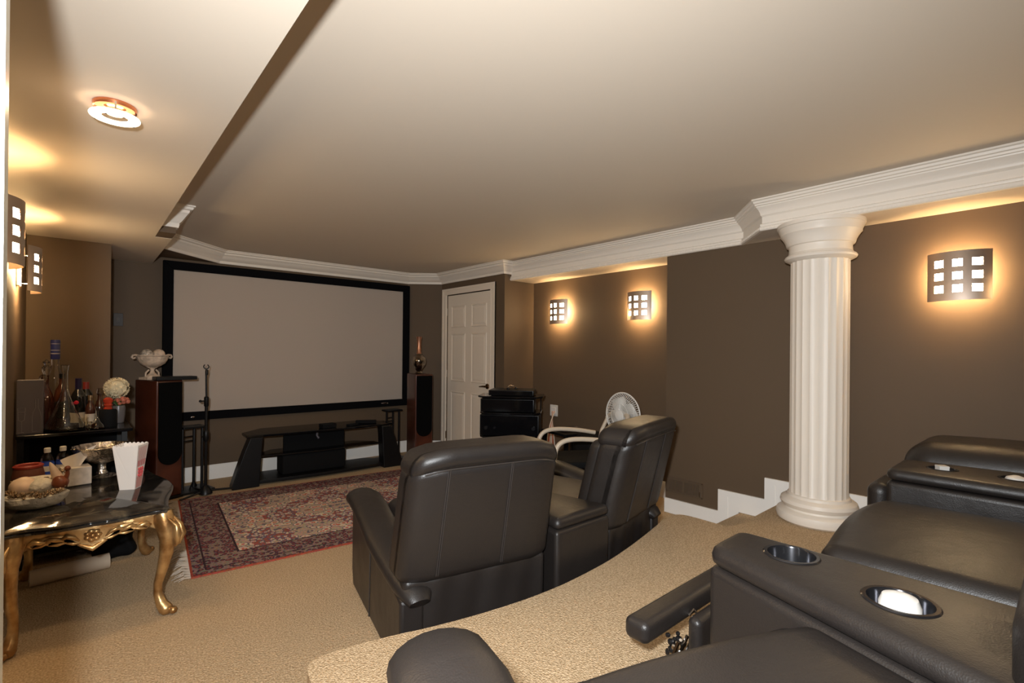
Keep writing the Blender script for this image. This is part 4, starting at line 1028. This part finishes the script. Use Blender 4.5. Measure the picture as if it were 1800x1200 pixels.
# ------------------------------------------------------------------ speaker stands
def stand(loc, rz, label):
    t = thing('speaker_stand', label, 'speaker stand', loc, rz, 'empty black speaker stands')
    bev(MB().box(-.095, .095, -.08, .08, .580, .598).build('top_plate', M_black, t, smooth=0), .003)
    bev(MB().box(-.15, .15, -.13, .13, .004, .024).build('base_plate', M_black, t, smooth=0), .003)
    for x, y in ((-.075, 0), (.03, .03), (.075, -.03)): MB().tube([(x, y, .02), (x, y, .585)], .012, 10).build('pole', M_blackmetal, t)
    MB().tube([(-.075, 0, .50), (.03, .03, .50)], .006, 6).tube([(-.075, 0, .46), (.03, .03, .46)], .006, 6).build('brace', M_blackmetal, t)
    MB().tube([(.03, .03, .09), (-.02, -.02, .026)], .008, 6).tube([(.03, .03, .09), (.07, .08, .026)], .008, 6).build('strut', M_blackmetal, t)
    return t
stand((2.84, 5.41, 0), radians(5), 'empty black three-pole speaker stand left of the right tower speaker')
stand((.79, 5.34, 0), radians(12), 'empty black speaker stand half hidden behind the left tower speaker')

# ------------------------------------------------------------------ microphone stand
t = thing('microphone_stand', 'black tripod microphone stand in front of the screen', 'microphone stand', (.862, 5.10, 0))
MB().lathe([(.030, .012), (.055, .018), (.050, .045), (.030, .075), (.018, .09)], 20).build('hub', M_black, t)
MB().tube([(0, 0, .08), (0, 0, .86)], .013, 12).build('lower_tube', M_blackmetal, t)
MB().tube([(0, 0, .84), (-.004, 0, 1.09)], .008, 10).build('upper_tube', M_blackmetal, t)
MB().lathe([(.014, .79), (.019, .80), (.019, .87), (.013, .88)], 14).tube([(0, 0, .84), (-.045, -.01, .842)], .006, 8).sphere((-.048, -.01, .842), .012, 8).build('clutch', M_black, t)
MB().lathe([(.014, .48), (.022, .50), (.022, .56), (.014, .58)], 14).tube([(0, 0, .52), (-.035, 0, .53)], .007, 8).build('clutch', M_black, t)
MB().lathe([(.010, 1.07), (.012, 1.08), (.012, 1.11), (.008, 1.12)], 12).build('thread', M_black, t)
MB().tube([(-.004+.020*cos(a), .020*sin(a)*.3, 1.145+.020*sin(a)) for a in [radians(120+k*30) for k in range(11)]], .0045, 6).build('clip', M_black, t)
for k, (x, y) in enumerate(((.345, .03), (-.20, -.08), (-.06, .30))): 
    MB().tube([(0, 0, .045), (x*.92, y*.92, .016), (x, y, .014)], [.010, .009, .012], 8).build('leg', M_black, t)

# ------------------------------------------------------------------ av rack
t = thing('media_rack', 'black glass equipment rack in front of the recess beside the door', 'rack', (3.12, 3.56, 0), radians(-48))
for z, nm in ((.872, 'shelf'), (.720, 'shelf'), (.500, 'shelf'), (.28, 'shelf'), (.06, 'shelf')):
    w = .305 if z > .8 else .285
    pts = [(-w, -.10), (-w+.06, -.19), (w-.06, -.19), (w, -.10), (w, .18), (-w, .18)]
    bev(MB().prism(pts, z, z+.018).build(nm, M_blackglass, t, smooth=0), .004)
for x in (-.20, .20):
    MB().tube([(x, .16, 0), (x, .16, .88)], .016, 10).build('post', M_blackmetal, t)
MB().tube([(.275, .10, .05), (.275, .10, .88)], .006, 8).build('post', M_blackmetal, t)
def rackdev(nm, lab, cat, dx, z0, w, h, d, extra=0):
    t2_ = thing(nm, lab, cat, (3.12+dx*cos(radians(-48)), 3.56+dx*sin(radians(-48)), z0+.0185), radians(-48))
    MB().rbox(-w/2, w/2, -.17, -.17+d, .006, h, .006, 2, 2).build('case', M_black, t2_)
    MB().box(-w/2+.01, w/2-.01, -.174, -.169, .012, h-.006).build('fascia', M_blackglass, t2_, smooth=0)
    for k in range(extra):
        x = (-w/2+.06+k*.08) if k < 2 else w/2-.05
        MB().lathe([(.018-.006*(k == 1), 0), (.017-.006*(k == 1), .015)], 20, Matrix.Translation((x, -.174, h*.4)) @ Matrix.Rotation(pi/2, 4, 'X')).build('knob', M_holder, t2_)
    for x in (-w/2+.03, w/2-.03): MB().lathe([(.012, 0), (.012, .007)], 12, Matrix.Translation((x, -.12, 0))).build('foot', M_matte, t2_)
    return t2_
rackdev('disc_player', 'slim black disc player on top of the equipment rack', 'disc player', .015, .872, .42, .055, .30)
rackdev('cable_box', 'black component on the second shelf of the equipment rack', 'receiver', -.02, .720, .50, .125, .30)
rackdev('av_receiver', 'large black receiver with round knobs on the third rack shelf', 'receiver', 0, .500, .55, .20, .32, 3)
rackdev('amplifier', 'black amplifier low in the equipment rack', 'amplifier', 0, .28, .46, .16, .32)
t = thing('headphones', 'small chrome and black headset lying on the disc player', 'headset', (3.10, 3.53, .952))
MB().tube([(.05*cos(a), .02*sin(a), .028*sin(a)) for a in [pi*k/10 for k in range(11)]], .004, 6).build('band', M_chrome, t)
MB().sphere((-.05, 0, .0), .014, 8).sphere((.05, 0, .0), .014, 8).build('ear_pads', M_black, t)

# outlet + cables
t = thing('wall_outlet', 'white cable wall plate on the recess wall right of the equipment rack', 'outlet', (XR, 3.825, .655), -pi/2)
bev(MB().box(-.058, .058, -.007, -.001, -.062, .062).build('plate', M_white, t, smooth=0), .003)
bev(MB().box(-.030, .030, -.012, -.006, -.036, .036).build('insert', M_popw, t, smooth=0), .002)
t = thing('cable_bundle', 'bundle of white and red cables running from the wall plate down behind the rack', 'cables')
random.seed(5)
for k in range(6):
    a = Vector((XR-.012, 3.82+.01*k-.02, .645)); b = Vector((3.78+.02*k, 3.74, .50-.02*k)); c = Vector((3.70+.025*k, 3.68-.01*k, .22)); d = Vector((3.66+.03*k, 3.62, .03))
    pts = []
    for i in range(13):
        s_ = i/12; pts.append(a*(1-s_)**3+3*b*s_*(1-s_)**2+3*c*s_*s_*(1-s_)+d*s_**3)
    MB().tube(pts, .0055, 6).build('cable', M_cable2 if k % 3 == 1 else M_cable1, t)
# side table with modem
t = thing('side_table', 'low black side table against the recess wall behind the recliners', 'side table', (3.60, 3.25, 0), radians(-10))
bev(MB().box(-.20, .20, -.20, .20, .52, .545).build('top', M_black, t, smooth=0), .004)
for x in (-.17, .17):
    for y in (-.17, .17): MB().box(x-.015, x+.015, y-.015, y+.015, 0, .52).build('leg', M_black, t, smooth=0)
MB().box(-.17, .17, -.17, .17, .20, .215).build('shelf', M_black, t, smooth=0)
o = bev(MB().box(-.11, .11, -.07, .07, 0, .025).build('modem', M_greybox, loc=(3.58, 3.22, .546), rz=-.3), .005); tag(o, 'flat grey modem on the low black side table', 'modem')

# ------------------------------------------------------------------ tubular chair
ang = atan2(.5, -.86)   # facing direction
t = thing('tubular_chair', 'cream tubular armchair with black seat behind the front row console', 'chair', (3.03, 2.62, 0), ang)
# local: x forward, y left(+)/right(-)
for s in (-1, 1):
    pts = [(.26, s*.25, .012), (.27, s*.25, .30), (.285, s*.25, .50), (.27, s*.25, .60), (.21, s*.25, .645), (.10, s*.25, .655), (-.08, s*.25, .640), (-.22, s*.25, .615)]
    P4 = smooth_path3 = [Vector(p) for p in pts]
    for _ in range(2):
        q = [P4[0]]
        for a, b in zip(P4, P4[1:]): q += [a.lerp(b, .25), a.lerp(b, .75)]
        P4 = q+[P4[-1]]
    MB().tube(P4, .018, 10).build('arm_tube', M_cream, t, smooth=60)
    MB().tube([(-.20, s*.22, .012), (-.22, s*.22, .42), (-.27, s*.22, .64), (-.32, s*.20, .76)], .016, 10).build('back_post', M_cream, t, smooth=60)
MB().tube([(-.31, -.20, .745), (-.345, -.14, .80), (-.35, 0, .815), (-.345, .14, .80), (-.31, .20, .745)], .020, 10).build('top_rail', M_cream, t, smooth=60)
MB().rbox(.22, .27, -.25, .25, .40, .455, .012, 3, 3).build('front_rail', M_cream, t)
MB().rbox(-.22, .23, -.23, .23, .42, .475, .02, 4, 3).build('seat', M_matte, t)
MB().rbox(-.05, .0, -.19, .19, .0, .22, .02, 4, 4, m=Matrix.Translation((-.19, 0, .43)) @ Matrix.Rotation(-.25, 4, 'Y')).build('back_pad', M_matte, t)
# dark cushion-topped stool beyond it
t = thing('ottoman', 'round topped black ottoman beyond the cream tubular chair', 'ottoman', (3.50, 2.86, 0))
MB().rbox(-.17, .17, -.17, .17, .06, .585, .12, 5, 6).build('body', M_matte, t)
for x in (-.11, .11):
    for y in (-.11, .11): MB().lathe([(.018, 0), (.022, .08)], 10, Matrix.Translation((x, y, 0))).build('foot', M_black, t)

# ------------------------------------------------------------------ pedestal fan
t = thing('pedestal_fan', 'white round pedestal fan standing behind the right recliner', 'fan', (3.34, 2.41, 0), radians(174))
# local +x is the blowing direction
for a in (0.5, 2.07, 3.64, 5.2): MB().tube([(0, 0, .03), (.26*cos(a), .26*sin(a), .018)], [.020, .013], 8).build('foot', M_white, t)
MB().tube([(0, 0, .02), (0, 0, .68)], .014, 12).build('pole', M_white, t)
HZ = .80
MB().sphere((-.055, 0, HZ), 1, 12, sc=(.075, .050, .050)).tube([(-.05, 0, HZ-.02), (-.02, 0, .66)], .022, 10).build('motor', M_white, t)
R_ = .178
mb = MB().tube([(.03, R_*cos(2*pi*k/48), HZ+R_*sin(2*pi*k/48)) for k in range(48)], .006, 6, closed=True)
for rr, dx in ((.14, .055), (.09, .068)): mb.tube([(dx, rr*cos(2*pi*k/36), HZ+rr*sin(2*pi*k/36)) for k in range(36)], .0018, 5, closed=True)
for k in range(60):
    a = 2*pi*k/60; mb.tube([(.03, R_*cos(a), HZ+R_*sin(a)), (.058, .13*cos(a), HZ+.13*sin(a)), (.072, .04*cos(a), HZ+.04*sin(a))], .0018, 4)
mb.build('front_grille', M_white, t)['kind'] = 'stuff'
mb = MB()
for k in range(48):
    a = 2*pi*k/48; mb.tube([(.03, R_*cos(a), HZ+R_*sin(a)), (-.018, .14*cos(a), HZ+.14*sin(a)), (-.030, .045*cos(a), HZ+.045*sin(a))], .0018, 4)
mb.build('rear_grille', M_white, t)['kind'] = 'stuff'
MB().lathe([(.040, 0), (.038, .006), (.0, .010)], 24, Matrix.Translation((.070, 0, HZ)) @ Matrix.Rotation(pi/2, 4, 'Y')).build('badge', M_white, t)
Mb = mat('white_fan_blade', (.60, .58, .54), .4)
for k in range(4):
    a = 2*pi*k/4+.4; vs = []; fs = []
    for i in range(6):
        r = .03+.022*i; wd = .02+.042*sin(pi*(i+1)/8)
        for s in (-1, 1): vs.append((.030+s*.014, r*cos(a)-s*wd*sin(a), HZ+r*sin(a)+s*wd*cos(a)))
    for i in range(5): fs.append((2*i, 2*i+1, 2*i+3, 2*i+2))
    o = MB().add(vs, fs).build('blade', Mb, t); sm = o.modifiers.new('s', 'SOLIDIFY'); sm.thickness = .003
MB().lathe([(.03, -.02), (.03, .03), (.015, .04)], 20, Matrix.Translation((.02, 0, HZ)) @ Matrix.Rotation(pi/2, 4, 'Y')).build('hub', Mb, t)

# ------------------------------------------------------------------ wall vent, switch
t = thing('wall_vent', 'wall coloured air vent low on the right wall behind the recliner', 'vent', (XB, 2.06, .232), -pi/2)
MB().box(-.150, .150, -.004, -.001, -.055, .055).box(-.155, .155, -.007, -.001, .050, .058).box(-.155, .155, -.007, -.001, -.058, -.050).box(-.158, -.148, -.007, -.001, -.058, .058).box(.148, .158, -.007, -.001, -.058, .058).build('frame', M_taupe, t, smooth=0)
for s in (0, 1):
    for k in range(14):
        x = -.135+k*.009+s*.140; MB().box(x, x+.003, -.009, -.003, -.042, .042).build('slat', M_taupe, t, smooth=0)
MB().box(.134, .140, -.016, -.004, -.045, -.005).build('lever', M_chrome, t, smooth=0)
t = thing('wall_plate', 'small dark blank plate on the dark wall left of the screen', 'wall plate', (.27, YW, 1.56))
bev(MB().box(-.035, .035, -.006, -.001, -.058, .058).build('plate', mat('dark_plate', (.05, .04, .035), .5), t, smooth=0), .002)
MB().box(-.010, .010, -.010, -.005, -.018, .018).build('toggle', mat('dark_toggle', (.07, .06, .05), .5), t, smooth=0)
